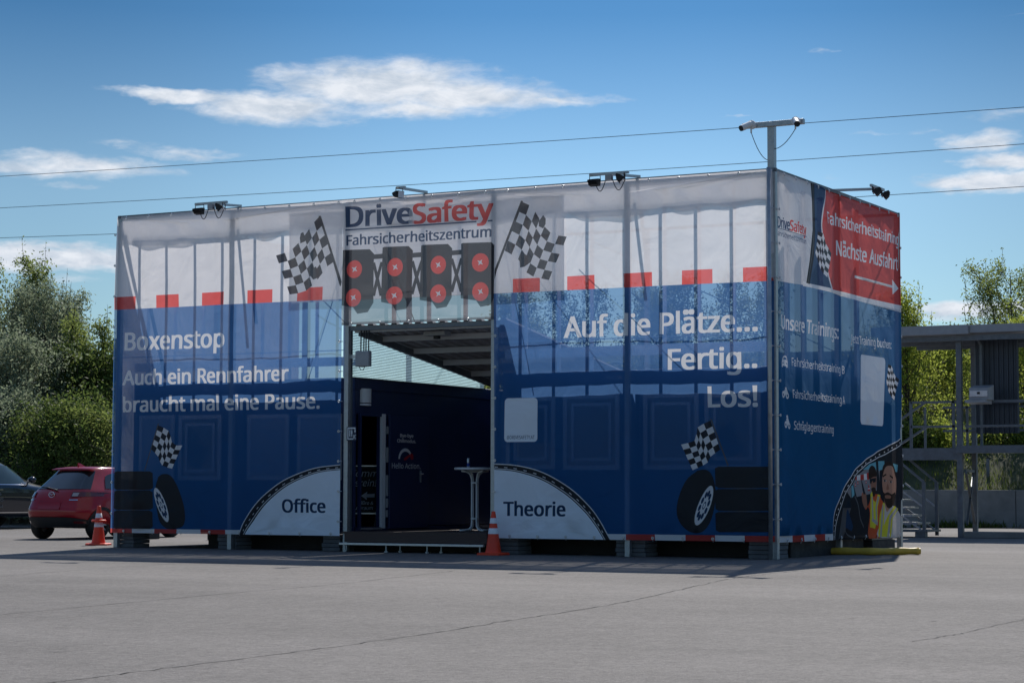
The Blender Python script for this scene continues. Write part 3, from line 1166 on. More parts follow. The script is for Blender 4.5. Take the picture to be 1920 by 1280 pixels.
C += ftext("Fahrsicherheitszentrum", (650, 459), (920.5, 445), 18.5, 'pn', .03)
C += poly([(XA, ZC0 + .0), (XB_, ZC0 + .0), (XB_, ZC0 + .045), (XA, ZC0 + .045)], 'pg')
bc = thing('mesh_banner', (-6.26, 0, ZC0), "printed mesh banner with large blue and red lettering and start lights above the entrance", 'banner', 'printed mesh banners')
banner_mesh('print', [(XA + .006, ZC0), (XB_ - .006, ZC0), (XB_ - .006, ZT), (XA + .006, ZT)], C, 'pw', 'front', bc, .0, 1.2, .16)
eyelets([(x, ZC0 + .02, 0, -.05) for x in np.arange(XA + .2, XB_, .56)] + [(x, ZT - .035, 0, .05) for x in np.arange(XA + .25, XB_, .5)], bc)

# plain second layer hung behind the lettering
ln = thing('mesh_liner', (-6.2, .16, 4.1), "plain white mesh sheet hung behind the large lettering and both big chequered flags", 'banner')
XLN0, XLN1 = f2(541, 480)[0] - .03, f2(1049, 480)[0] + .03
vs, tris, _m = partition([(XLN0, 4.20), (XLN1, 4.20), (XLN1, ZT - .05), (XLN0, ZT - .05)], [], 'pw', .2)
b = B()
b.add([(v[0], .16 + 1.5 * float(drape(v[0], v[1], 5.0)), v[1]) for v in vs], [tuple(int(i) for i in t) for t in tris])
b.build('sheet', M['pliner'], ln, smooth=True)
b = B()
b.tube([(XLN0, .15, ZT - .05), (XLN1, .15, ZT - .05)], .012, 6)
b.build('hem_cord', M['galvd'], ln)
# folded-over top hem of the sheets, hanging loose behind with a wavy lower edge
hm = thing('hem_flap', (-6.3, .05, ZT - .4), "loose white folded hem hanging wavy behind the banners' top edge", 'banner hem')
b = B()
n = 240
top, bot = [], []
for i in range(n + 1):
    x = XL + .08 + (XR - XL - .14) * i / n
    w = .47 + .07 * math.sin(x * 2.9) * math.sin(x * .83 + 1) + .035 * math.sin(x * 7.3) - .10 * max(0, math.sin(x * .62 + .4)) ** 6
    top.append((x, .045, ZT - .05))
    bot.append((x, .06 + .02 * math.sin(x * 4.1), ZT - .05 - w))
b.add(top + bot, [(i, i + 1, n + 1 + i + 1, n + 1 + i) for i in range(n)])
b.build('fold', M['pliner'], hm, smooth=True)
b = B()
b.tube([(XL + .08, .047, ZT - .045), (XR - .06, .047, ZT - .045)], .008, 6)
b.build('lacing_cord', M['galvd'], hm)

# ================================================================== SIDE BANNER
S = []
s8 = lambda x, y: s2(1420 + x / 3.2, 300 + y / 3.2)
S8 = lambda pts: [s8(*p) for p in pts]
s3 = lambda x, y: s2(1430 + x / 3.048, 640 + y / 3.048)
S3 = lambda pts: [s3(*p) for p in pts]
sp = lambda x, y: s2(1540 + x / 5.817, 840 + y / 5.817)
SP = lambda pts: [sp(*p) for p in pts]
YE = s2(1690, 800)[0]
S += poly([s2(1440, 524), s2(1453, 526), s2(1480, 531), s2(1514, 536), s2(1560, 549), s2(1620, 567), s2(1700, 590), s2(1720, 1100), s2(1440, 1100)], 'pb')
S += poly(S8([(260, 728), (300, 738), (420, 765), (500, 788), (640, 825), (900, 884), (900, 912), (640, 852), (500, 815), (420, 790), (300, 764), (262, 756)]), 'pt')
S += poly(S8([(320, 100), (420, 130), (420, 176), (400, 220), (385, 280), (376, 350), (374, 410), (385, 500), (398, 600), (412, 690), (436, 770), (300, 742), (322, 600), (332, 420)]), 'pn')
S += poly(S8([(313, 100), (331, 108), (334, 250), (333, 420), (324, 590), (300, 745), (277, 738), (303, 600), (318, 420), (320, 250)]), 'pro')
S += poly(band(spl(S8([(323, 110), (327, 250), (325, 420), (313, 600), (288, 740)]), 6), .006), 'pg')
S += poly(spl(S8([(417, 140), (402, 220), (388, 280), (379, 350), (378, 410), (388, 500), (401, 600), (416, 690), (441, 778)]), 4)
          + S8([(520, 792), (640, 824), (900, 884), (900, 320), (700, 250), (500, 170)]), 'pr')
S += poly(band(spl(S8([(418, 140), (402, 220), (387, 280), (378, 350), (376, 410), (386, 500), (399, 600), (413, 690), (438, 776)]), 4), .02), 'pt')
S += flag_shapes([(1530, 434), (1540, 438), (1543.5, 456), (1554, 475)], [(1523.5, 474), (1530, 497), (1535, 510), (1547, 520)], 6, 5, s2)


def stext(t, l, r, cap, mat='pt', bold=.028):
    a, c = s2(*l), s2(*r)
    h0 = s2(l[0], l[1] - cap)[1] - a[1]
    return text_shapes(t, a, c, h0, mat, bold)


S += stext("Drive", (1458.5, 425.5), (1480, 431.5), 20, 'pn', .036)
S += stext("Safety", (1480.5, 432), (1509.5, 441.5), 19.5, 'pr', .036)
S += poly(S8([(118, 402), (288, 459), (288, 463), (118, 406)]), 'pn')
S += stext("Fahrsicherheitszentrum", (1457, 440.6), (1509, 458), 9.5, 'pn', .016)
S += stext("Fahrsicherheitstraining", (1551, 418.5), (1683, 460), 22)
S += stext("Nächste Ausfahrt", (1567, 478), (1681.5, 507), 27)
S += poly(S2([(1602, 516), (1673, 535.5), (1673, 540), (1602, 521)]), 'pt')
S += poly(S2([(1671.5, 524), (1682.5, 541), (1672.5, 552)]), 'pt')
S += stext("Unsere Trainings:", (1464, 615.3), (1570.6, 635), 25.5, 'pt', .03)
S += stext("Jetzt Training buchen:", (1595, 642), (1667.5, 654), 15.5, 'pt', .013)
S += stext("Fahrsicherheitstraining B", (1486, 685.5), (1580, 701), 15.5, 'pt', .013)
S += stext("Fahrsicherheitstraining A", (1484.8, 745.5), (1580, 757.5), 15.5, 'pt', .013)
S += stext("Schräglagentraining", (1485.8, 804.5), (1560, 812.5), 15.5, 'pt', .013)
# icons: car front, two motorcycles
S += poly(S3([(114, 100), (118, 84), (126, 80), (136, 84), (140, 102), (143, 118), (142, 148), (136, 150), (135, 141), (118, 138), (117, 146), (112, 144), (112, 116)]), 'pt')
S += poly(S3([(118, 102), (121, 90), (134, 92), (137, 106)]), 'pb')
for (cx, cy) in ((118, 122), (137, 126)):
    S += poly(S3([(cx - 3, cy - 4), (cx + 3, cy - 3), (cx + 3, cy + 4), (cx - 3, cy + 3)]), 'pb')
for (ox, oy) in ((0, 0), (3, 172)):
    for (cx, cy, rx, ry) in ((117, 303, 8, 19), (139, 310, 7.5, 18)):
        S += poly(S3(ell((cx + ox, cy + oy), (rx, 0), (0, ry), 16)), 'pt')
        S += poly(S3(ell((cx + ox, cy + oy), (rx * .45, 0), (0, ry * .45), 12)), 'pb')
    S += poly(S3([(112 + ox, 284 + oy), (124 + ox, 282 + oy), (130 + ox, 268 + oy), (127 + ox, 263 + oy), (134 + ox, 262 + oy), (142 + ox, 292 + oy), (132 + ox, 300 + oy), (126 + ox, 312 + oy), (120 + ox, 298 + oy)]), 'pt')
    if oy:
        S += poly(S3(ell((130 + ox, 258 + oy), (5.5, 0), (0, 11), 14)), 'pt')
        S += poly(S3([(122 + ox, 270 + oy), (132 + ox, 268 + oy), (136 + ox, 300 + oy), (124 + ox, 300 + oy)]), 'pt')
# white card with rounded corners, chequered flag beside it
q = [s2(1612.4, 663.6), s2(1655.4, 671.5), s2(1657, 799), s2(1615.5, 795)]
ys0, ys1 = q[0][0], q[1][0]
S += poly(rrect(ys0, ys1, (q[3][1] + q[2][1]) / 2, (q[0][1] + q[1][1]) / 2, .09), 'pq')
S += flag_shapes([(1661, 683), (1669, 687), (1673, 702), (1681, 711)], [(1659, 716), (1663, 733), (1667, 742), (1674, 750)], 6, 5, s2)
# dark picture field under the road
outer = [(112, 1000), (130, 820), (160, 640), (230, 450), (330, 270), (480, 130), (620, 40), (760, -40), (880, -122)]
inner = [(152, 1000), (166, 820), (202, 640), (280, 440), (382, 280), (522, 162), (700, 75), (800, 10), (900, -70)]
O_, I_ = spl(SP(outer), 6), spl(SP(inner), 6)
S += poly(I_ + SP([(905, 1010)]), 'pro')
# scene seen through the windscreen
S += poly(SP([(262, 470), (380, 300), (522, 178), (590, 150), (590, 460), (510, 500), (300, 545)]), 'proad')
S += poly(SP([(440, 232), (522, 172), (590, 148), (590, 232)]), 'psky')
S += poly(SP([(625, 140), (685, 138), (690, 235), (625, 240)]), 'psky')
S += poly(SP([(775, 165), (815, 180), (812, 260), (775, 250)]), 'psky')
S += poly(SP([(622, 240), (690, 236), (690, 470), (640, 470)]), 'proad')
for (x0, x1, y0, y1, m) in ((358, 378, 315, 350, 'pr'), (378, 414, 295, 350, 'pt'), (414, 448, 290, 348, 'pr'), (448, 484, 280, 346, 'pt'), (484, 512, 270, 345, 'pr')):
    S += poly(SP([(x0, y0), (x1, y0 - 6), (x1, y1 - 4), (x0, y1)]), m)
for (cx, cy, hh) in ((352, 415, 45), (386, 390, 36), (470, 382, 32), (500, 465, 70)):
    S += poly(SP([(cx - hh * .28, cy), (cx - 2, cy - hh), (cx + 2, cy - hh), (cx + hh * .28, cy)]), 'pr')
    S += poly(SP([(cx - hh * .15, cy - hh * .45), (cx + hh * .15, cy - hh * .45), (cx + hh * .2, cy - hh * .3), (cx - hh * .2, cy - hh * .3)]), 'pt')
S += poly(SP([(160, 985), (205, 640), (270, 500), (300, 545), (300, 400), (325, 395), (360, 530), (520, 495), (520, 985)]), 'pk')
S += poly(SP([(180, 985), (196, 800), (215, 650), (300, 650), (215, 985)]), 'pg')
S += poly(SP([(302, 410), (320, 398), (332, 470), (332, 510), (306, 540)]), 'psky')
S += poly(SP([(255, 690), (270, 660), (315, 850), (300, 905), (240, 860)]), 'pn')
S += poly(band(spl(SP([(222, 870), (262, 940), (330, 985)]), 5), .012), 'pg')
S += poly(band(spl(SP([(335, 520), (375, 620), (395, 760), (430, 860)]), 5), .02), 'pg')
# passenger: cap, sunglasses, beard, orange sleeves, yellow vest, radio
S += poly(spl(SP([(520, 520), (470, 660), (450, 640), (430, 560), (425, 500), (440, 480), (465, 510), (468, 600), (500, 700), (500, 980), (620, 985), (668, 560), (625, 510), (570, 500), (520, 520)]), 4), 'pora')
S += poly(spl(SP([(430, 500), (440, 476), (462, 490), (470, 560), (474, 640), (450, 650), (428, 570), (430, 500)]), 4), 'pskin2')
S += poly(SP([(420, 345), (426, 345), (450, 455), (458, 500), (442, 500), (432, 455)]), 'pk')
S += poly(spl(SP([(522, 300), (580, 290), (588, 380), (575, 470), (560, 520), (540, 500), (528, 420), (520, 350), (522, 300)]), 4), 'pskin2')
S += poly(spl(SP([(505, 320), (515, 230), (545, 188), (580, 220), (592, 300), (560, 310), (520, 335), (505, 320)]), 4), 'phair')
S += poly(SP([(518, 335), (582, 322), (580, 365), (556, 375), (548, 352), (534, 385), (520, 380)]), 'pk')
S += poly(spl(SP([(530, 440), (555, 425), (580, 440), (575, 500), (560, 530), (540, 505), (530, 440)]), 4), 'phair')
S += poly(SP([(505, 860), (516, 500), (540, 470), (548, 560), (580, 590), (600, 500), (628, 510), (600, 640), (606, 800), (556, 875)]), 'pyel')
S += poly(SP([(520, 760), (606, 800), (604, 840), (516, 792)]), 'psilv')
S += poly(SP([(530, 520), (546, 540), (536, 780), (520, 770)]), 'psilv')
S += poly(SP([(598, 520), (616, 530), (592, 640), (600, 790), (586, 790), (578, 640)]), 'psilv')
# driver: beard, raised brows, yellow vest on white shirt, dark seat behind
S += poly(spl(SP([(632, 470), (636, 270), (670, 230), (760, 180), (800, 260), (860, 240), (885, 420), (880, 700), (760, 640), (640, 560), (632, 470)]), 4), 'pk')
S += poly(spl(SP([(690, 600), (760, 620), (830, 690), (872, 780), (886, 900), (886, 965), (610, 965), (640, 800), (640, 660), (690, 600)]), 4), 'pshirt')
S += poly(spl(SP([(672, 280), (690, 200), (740, 175), (780, 210), (800, 300), (804, 420), (790, 520), (760, 600), (720, 690), (695, 640), (672, 480), (664, 380), (672, 280)]), 4), 'pskin')
S += poly(spl(SP([(664, 300), (676, 190), (720, 150), (768, 168), (796, 250), (804, 330), (788, 280), (768, 200), (720, 190), (690, 220), (672, 300), (664, 300)]), 4), 'phair')
S += poly(spl(SP([(672, 470), (690, 490), (720, 478), (752, 500), (790, 480), (786, 560), (756, 640), (722, 650), (692, 590), (676, 520), (672, 470)]), 4), 'phair')
S += poly(spl(SP([(690, 515), (716, 508), (745, 520), (740, 545), (700, 545), (690, 515)]), 4), 'pskin2')
S += poly(SP([(670, 300), (700, 276), (706, 290), (674, 318)]), 'phair')
S += poly(SP([(734, 288), (768, 312), (764, 334), (732, 304)]), 'phair')
for cx, cy in ((692, 352), (744, 364)):
    S += poly(SP(ell((cx, cy), (12, 0), (0, 15), 14)), 'pshirt')
    S += poly(SP(ell((cx - 1, cy + 1), (8, 0), (0, 14), 12)), 'phair')
    S += poly(SP([(cx - 15, cy - 17), (cx + 14, cy - 15), (cx + 13, cy - 8), (cx - 14, cy - 9)]), 'pskin2')
S += poly(spl(SP([(716, 380), (728, 440), (712, 456), (704, 440), (716, 380)]), 3), 'pskin2')
S += poly(SP([(610, 965), (622, 720), (662, 590), (690, 600), (676, 760), (668, 965)]), 'pyel')
S += poly(SP([(668, 965), (664, 860), (720, 740), (780, 625), (826, 660), (772, 760), (764, 965)]), 'pyel')
S += poly(SP([(642, 650), (664, 600), (668, 640), (644, 965), (626, 965)]), 'psilv')
S += poly(SP([(738, 740), (800, 640), (816, 655), (756, 770), (738, 965), (716, 965)]), 'psilv')
S += poly(O_ + I_[::-1], 'pro')
mid = [((a[0] + c[0]) / 2, (a[1] + c[1]) / 2) for a, c in zip(O_, I_)]
S += poly(band(O_, -.004, .014), 'pt')
S += poly(band([((a[0] * .15 + c[0] * .85), (a[1] * .15 + c[1] * .85)) for a, c in zip(O_, I_)], .008), 'pt')
for k in range(1, len(mid) - 2, 2):
    S += poly(band([mid[k], ((mid[k][0] + mid[k + 1][0]) / 2, (mid[k][1] + mid[k + 1][1]) / 2)], .010), 'pt')
for i, (a, c, m) in enumerate(((1440, 1484, 'pt'), (1484, 1506, 'pr'), (1506, 1527, 'pt'), (1527, 1547, 'pr'), (1547, 1559, 'pt'))):
    ya, yb = s2(a, 1010)[0], s2(c, 1010)[0]
    S += zrect(ya, yb, ZB - .1, ZB + .085, m)
bs = thing('mesh_banner', (0, 3.0, ZB), "printed mesh banner on the building's narrow end listing trainings, with red field and road picture", 'banner', 'printed mesh banners')
YS0, YS1 = .10, 6.02
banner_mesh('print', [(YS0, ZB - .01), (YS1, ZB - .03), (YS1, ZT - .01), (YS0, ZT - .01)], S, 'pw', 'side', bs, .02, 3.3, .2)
eyelets([(y, ZB + .02, 0, -.06) for y in np.arange(YS0 + .3, YS1, .6)] + [(YS0 + .03, z, -.08, 0) for z in np.arange(.6, 5.7, .52)]
        + [(YS1 - .03, z, .04, 0) for z in np.arange(.6, 5.7, .52)] + [(y, ZT - .045, 0, .05) for y in np.arange(YS0 + .25, YS1, .5)], bs, 'side', .045)

# ---- sheet on the far (left) end, seen through the front mesh
E_ = zrect(-.2, 6.3, ZB - .1, 1.2, 'pb')
be = thing('mesh_banner', (-12.56, 3.0, ZB), "plain white and blue mesh banner on the far left end, glimpsed through the front mesh", 'banner', 'printed mesh banners')
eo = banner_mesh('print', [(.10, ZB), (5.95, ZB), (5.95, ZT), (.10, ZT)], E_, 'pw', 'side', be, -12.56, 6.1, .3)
eyelets([(y, ZB + .02, 0, -.06) for y in np.arange(.4, 5.9, .6)], be, 'side', -12.57)

# ================================================================== CONTAINERS
CT = 2.92


def window(parent, x0, x1, z0, z1, y, shutter, xf=.07):
    b = B()
    b.box(x0, x0 + xf, y - .035, y, z0, z1)
    b.box(x1 - xf, x1, y - .035, y, z0, z1)
    b.box(x0 + xf, x1 - xf, y - .033, y, z1 - xf, z1)
    b.box(x0 + xf, x1 - xf, y - .033, y, z0, z0 + xf)
    if not shutter:
        i = .14
        b.box(x0 + i, x0 + i + .05, y - .03, y, z0 + i, z1 - i)
        b.box(x1 - i - .05, x1 - i, y - .03, y, z0 + i, z1 - i)
        b.box(x0 + i + .05, x1 - i - .05, y - .028, y, z1 - i - .05, z1 - i)
        b.box(x0 + i + .05, x1 - i - .05, y - .028, y, z0 + i, z0 + i + .05)
    o = b.build('window', M['frame'], parent)
    if shutter:
        b = B()
        n = 22
        for k in range(n):
            a = z0 + xf + (z1 - z0 - 2 * xf) * k / n
            c = z0 + xf + (z1 - z0 - 2 * xf) * (k + 1) / n
            b.add([(x0 + xf, y - .012, a), (x1 - xf, y - .012, a), (x1 - xf, y - .022, c - .004), (x0 + xf, y - .022, c - .004), (x0 + xf, y - .012, c), (x1 - xf, y - .012, c)],
                  [(0, 1, 2, 3), (3, 2, 5, 4)])
        b.build('shutter', M['shut'], o)
    else:
        b = B()
        b.box(x0 + xf, x1 - xf, y - .015, y - .005, z0 + xf, z1 - xf)
        b.build('pane', M['winglass'], o)
    return o


def container(x0, x1, label, wins, door=False, number=None):
    y0, y1, z0 = .40, 5.88, .30
    c = thing('site_container', ((x0 + x1) / 2, 3.1, z0), label, 'container', 'navy site containers')
    b = B()
    b.box(x0 + .03, x1 - .03, y0 + .03, y0 + .09, z0 + .1, CT - .2)
    b.box(x0 + .03, x1 - .03, y1 - .09, y1 - .03, z0 + .1, CT - .2)
    b.box(x0 + .03, x0 + .09, y0 + .09, y1 - .09, z0 + .1, CT - .2)
    if not door:
        b.box(x1 - .09, x1 - .03, y0 + .09, y1 - .09, z0 + .1, CT - .2)
    else:
        b.box(x1 - .09, x1 - .03, SX(714, 900, x1).y, y1 - .09, z0 + .1, CT - .2)
        b.box(x1 - .09, x1 - .03, y0 + .09, SX(714, 900, x1).y, 2.31, CT - .2)
    # shallow vertical ribs
    for k in range(1, 12):
        x = x0 + .1 + (x1 - x0 - .2) * k / 12
        if not any(w[0] - .03 < x < w[1] + .03 for w in wins):
            b.box(x - .02, x + .02, y0 + .022, y0 + .03, z0 + .12, CT - .22)
    b.build('wall', M['navy'], c)
    b = B()
    b.box(x0, x1, y0, y0 + .12, CT - .2, CT)
    b.box(x0, x1, y1 - .12, y1, CT - .2, CT)
    b.box(x0, x0 + .12, y0 + .12, y1 - .12, CT - .2, CT)
    b.box(x1 - .12, x1, y0 + .12, y1 - .12, CT - .2, CT)
    for xx in (x0, x1 - .1):
        for yy in (y0 + .002, y1 - .102):
            if door and xx > x0 and yy < 1:
                b.box(xx + .06, xx + .1, yy, yy + .05, z0, CT - .2)
            else:
                b.box(xx, xx + .1, yy, yy + .1, z0, CT - .2)
    b.build('corner_frame', M['navy'], c, bevel=.01)
    b = B()
    b.box(x0 + .12, x1 - .12, y0 + .12, y1 - .12, CT - .12, CT - .05)
    b.build('roof', M['sheet'], c)
    b = B()
    b.box(x0, x1, y0, y1, z0 - .02, z0 + .09)
    b.build('base', M['navy'], c)
    for (a, d, za, zb, sh) in wins:
        window(c, a, d, za, zb, y0 + .03, sh)
    if number:
        vs, es = glyphs(number[0])
        sx = (number[2] - number[1]) / vs[:, 0].max()
        shp = [(vs * np.array([sx, .065 / cap_h()]) + np.array([number[1], number[3]]), es, 'n')]
        lo = shp[0][0].min(0) - .02
        hi = shp[0][0].max(0) + .02
        v2, t2, m2 = partition([(lo[0], lo[1]), (hi[0], lo[1]), (hi[0], hi[1]), (lo[0], hi[1])], shp, 'z', .3)
        b = B()
        b.add([(v[0], y0 - .004, v[1]) for v in v2], [tuple(int(i) for i in t) for t, k in zip(t2, m2) if k == 'n'])
        b.build('number_lettering', M['mark'], c)
    return c


container(-12.38, -9.98, "navy office container at the left end, one window shuttered and one dark",
          [(-12.25, -11.48, 1.19, 2.34, True), (-11.38, -10.46, 1.19, 2.33, False)])
cdoor = container(-9.94, -7.70, "navy office container with two closed shutters and an open doorway beside the entrance deck",
                  [(-9.90, -9.04, 1.19, 2.32, True), (-8.86, -7.97, 1.19, 2.31, True)], door=True)
container(-4.86, -2.47, "navy classroom container right of the entrance deck, behind the white contact card",
          [(-4.80, -3.91, 1.36, 2.53, False), (-3.76, -2.77, 1.35, 2.55, False)], number=("01 11 047", FY(1137, 700, .4).x, FY(1168, 700, .4).x, 2.77))
container(-2.43, -.10, "navy classroom container at the right corner, behind the tilted tyre print",
          [(-2.35, -1.41, 1.35, 2.54, False), (-1.31, -.38, 1.35, 2.53, False)])

# door, lettering and fittings on the passage wall (plane x = -7.53)
XW = -7.725
yW = lambda px: SX(px, 900, XW).y


def wall_mesh(name, shapes, mat, x, parent):
    """thin lettering on a plane x = const from (y, z) shapes"""
    lo = np.min([s[0].min(0) for s in shapes], 0) - .02
    hi = np.max([s[0].max(0) for s in shapes], 0) + .02
    v2, t2, m2 = partition([(lo[0], lo[1]), (hi[0], lo[1]), (hi[0], hi[1]), (lo[0], hi[1])], shapes, 'z', .4)
    b = B()
    b.add([(x, v[0], v[1]) for v in v2], [tuple(int(i) for i in t) for t, k in zip(t2, m2) if k == 'n'])
    return b.build(name, mat, parent)


b = B()
b.box(XW - .01, XW + .045, yW(712.5), yW(718.5), .37, 2.33)
b.build('door_jamb', M['white'], cdoor)
b = B()
b.box(XW - .01, XW + .035, yW(671), yW(674.5), .37, 2.33)
b.box(XW - .01, XW + .03, yW(674.5) + .002, yW(712.5) - .002, 2.28, 2.33)
b.build('door_frame', M['navy2'], cdoor)
dr = B().box(XW + .03, XW + .075, yW(724), yW(797), .36, 2.32).build('door', M['navy2'], cdoor, bevel=.008)
w2 = lambda px, py: (SX(px, py, XW + .08).y, SX(px, py, XW + .08).z)


def wtext(t, l, r, cap, bold=.014, shear=0):
    a, c = w2(*l), w2(*r)
    z = (a[1] + c[1]) / 2
    return [(v, e, 'n') for v, e, _ in text_shapes(t, (a[0], z), (c[0], z), w2(l[0], l[1] - cap)[1] - a[1], 'n', bold, shear)]


sh = wtext("Bye-bye", (750.5, 819.5), (775, 819.5), 6.2, .03) + wtext("Chillmodus.", (745, 829.5), (780, 829.5), 6.2, .03) + wtext("Hello Action.", (735, 878), (788.5, 878), 10, .006)
arc_o = [w2(760 + 13 * math.cos(t), 860 - 20 * math.sin(t)) for t in np.linspace(.55, math.pi, 14)]
arc_i = [w2(761 + 11.5 * math.cos(t) * (.75 + .2 * t / math.pi), 860 - 17 * math.sin(t) * (.72 + .2 * t / math.pi)) for t in np.linspace(.55, math.pi, 14)]
sh += [(np.array(arc_o + arc_i[::-1]), np.array([(k, (k + 1) % 28) for k in range(28)]), 'n')]
wall_mesh('door_lettering', sh, M['mark'], XW + .079, dr)
nd = [w2(758, 863), w2(757, 859), w2(771, 849), w2(775, 852), w2(775, 860), w2(771, 862), w2(769, 855), w2(762, 862)]
wall_mesh('gauge_needle', [(np.array(nd), np.array([(k, (k + 1) % 8) for k in range(8)]), 'n')], M['markr'], XW + .079, dr)
yh, zh = w2(789, 891)
b = B()
b.box(XW + .075, XW + .085, yh - .02, yh + .02, zh - .12, zh + .09)
b.tube([(XW + .085, yh, zh + .03), (XW + .13, yh, zh + .03), (XW + .13, yh - .11, zh + .03)], .011, 8)
b.build('handle', M['alu'], dr)
for (za, zb) in ((1.99, 2.12), (1.50, 1.76), (.92, 1.28), (.72, .88), (.56, .68)):
    B().box(XW + .03, XW + .06, yW(720.5), yW(722.5), za, zb).build('hinge', M['grey'], dr)
# grey floor and dark inside are the container's own; threshold strip
B().box(XW - .05, XW + .05, yW(674.5), yW(712.5), .355, .385).build('threshold', M['alu'], cdoor)
# white wall lamp
a, c = SX(675, 728, XW), SX(691, 761, XW)
wl = thing('wall_lamp', (XW, (a.y + c.y) / 2, c.z), "white half-round wall lamp above the open doorway", 'lamp')
b = B()
ym, hw = (a.y + c.y) / 2, (c.y - a.y) / 2
prof = [(XW + .002 + .11 * math.sin(t), ym - hw * math.cos(t)) for t in np.linspace(0, math.pi, 13)]
n = len(prof)
b.add([(x, y, c.z + .05) for x, y in prof] + [(x, y, a.z) for x, y in prof], [(i, i + 1, n + i + 1, n + i) for i in range(n - 1)] + [tuple(range(n, 2 * n)), tuple(range(n))[::-1]])
b.build('lamp_shade', M['white'], wl)
b = B()
b.add([(x, y, c.z) for x, y in prof] + [(x, y, c.z + .035) for x, y in prof], [(i, i + 1, n + i + 1, n + i) for i in range(n - 1)] + [tuple(range(n, 2 * n)), tuple(range(n))[::-1]])
b.build('lamp_base', M['white'], wl)

# A-board inside the doorway
AB = Vector((-8.30, 1.75, .39))
ab = thing('pavement_board', AB, "black pavement board with white italic lettering and arrow standing inside the doorway", 'sign')
d = (CAM - AB)
d.z = 0
d.normalize()
sd = Vector((-d.y, d.x, 0))                      # picture right of the board


def abp(px, py):
    """pixel on the board's plane -> (s, z) on the board"""
    q = ray(px, py)
    k = (AB - CAM).dot(d) / q.dot(d)
    w = CAM + q * k - AB
    return (w.dot(sd), w.z)


def ab3(s_, z, o=0.0):
    return AB + sd * s_ + d * (o - .12 * z) + Vector((0, 0, z))


bw0, bw1 = abp(655, 940)[0], abp(714, 940)[0]
zt = abp(700, 873)[1]
zb_ = abp(700, 962)[1]
b = B()
vs = [ab3(s_, z, o) for o in (0, -.03) for s_, z in ((bw0, zb_), (bw1 - .03, zb_), (bw1 + .02, zt), (bw0, zt))]
b.add(vs, [(0, 1, 2, 3), (7, 6, 5, 4), (0, 4, 5, 1), (1, 5, 6, 2), (2, 6, 7, 3), (3, 7, 4, 0)])
b.build('board', M['dark'], ab)
b = B()
for s0, s1 in ((bw1 + .035, bw1 - .10), (bw0 - .03, bw0 - .03)):
    b.bar(ab3(s0, zt + .01, .01), ab3(s1, .0, .01), .03, .03)
b.bar(ab3(bw0, zt, .012), ab3(bw1 + .02, zt, .012), .02, .02)
b.bar(ab3(bw0, zb_, .012), ab3(bw1 - .04, zb_, .012), .02, .02)
b.build('board_frame', M['alu'], ab)
shp = []
for t, l, r, cap, bo, sr in (("Komm", (656, 893), (709, 893), 12.5, .006, .25), ("herein!", (655, 911), (707, 911), 12.5, .006, .25), ("Büro &", (674.5, 945.5), (700, 945.5), 6.5, .016, .25),
                             ("Pauseraum", (655, 955), (699, 955), 6.5, .016, .25)):
    a, c = abp(*l), abp(*r)
    shp += [(v, e, 'n') for v, e, _ in text_shapes(t, (a[0], a[1]), (c[0], a[1]), abp(l[0], l[1] - cap)[1] - a[1], 'n', bo, sr)]
ar = [abp(x, y) for x, y in ((677, 929), (689, 920.5), (688, 925.5), (703, 925), (702, 932), (687, 932), (688, 937))]
shp += [(np.array(ar), np.array([(k, (k + 1) % 7) for k in range(7)]), 'n')]
lo = np.min([q[0].min(0) for q in shp], 0) - .02
hi = np.max([q[0].max(0) for q in shp], 0) + .02
v2, t2, m2 = partition([(lo[0], lo[1]), (hi[0], lo[1]), (hi[0], hi[1]), (lo[0], hi[1])], shp, 'z', .4)
b = B()
b.add([ab3(v[0], v[1], .004) for v in v2], [tuple(int(i) for i in t) for t, k in zip(t2, m2) if k == 'n'])
b.build('board_lettering', M['mark'], ab)

# unseen back wall, added to keep the passage dark
pw = thing('added_back_wall', (-6.2, 5.7, .3), "unseen navy wall added behind the covered passage to keep it dark", 'wall')
B().box(-7.68, -4.88, 5.62, 5.68, .34, 3.02).build('panel', M['navy'], pw)
b = B()
for x in (-7.46, -6.2, -4.95):
    b.box(x - .03, x + .03, 5.58, 5.615, .34, 3.02)
b.build('stiffener', M['navy'], pw)

# ================================================================== ENTRANCE DECK
dk = thing('entrance_deck', (-6.25, 1.5, 0), "low brown-boarded entrance deck on adjustable steel feet between the containers", 'deck')
b = B()
for k in range(34):
    y = -.02 + k * .145
    b.box(-7.68, -4.90, y, y + .138, .305, .335)
b.build('boards', M['brown'], dk)
B().box(-7.60, -4.90, -.05, -.022, .165, .338).build('riser', M['brown'], dk)
b = B()
b.box(-7.66, -4.93, -.125, -.055, .118, .155)
b.build('front_rail', M['alu'], dk, bevel=.004)
for x in (-7.58, -6.78, -6.62, -6.0, -5.84, -5.02):
    b = B()
    b.tube([(x, -.06 if x in (-7.58, -5.02, -6.78, -6.0) else .12, .028), (x, -.06 if x in (-7.58, -5.02, -6.78, -6.0) else .12, .118)], .014, 8)
    b.tube([(x, -.06 if x in (-7.58, -5.02, -6.78, -6.0) else .12, .002), (x, -.06 if x in (-7.58, -5.02, -6.78, -6.0) else .12, .026)], .035, 10)
    b.build('foot', M['galv'], dk)
b = B()
for y in (.5, 1.9, 3.3, 4.7):
    b.box(-7.5, -4.92, y, y + .08, .12, .303)
b.build('joist', M['galvd'], dk)

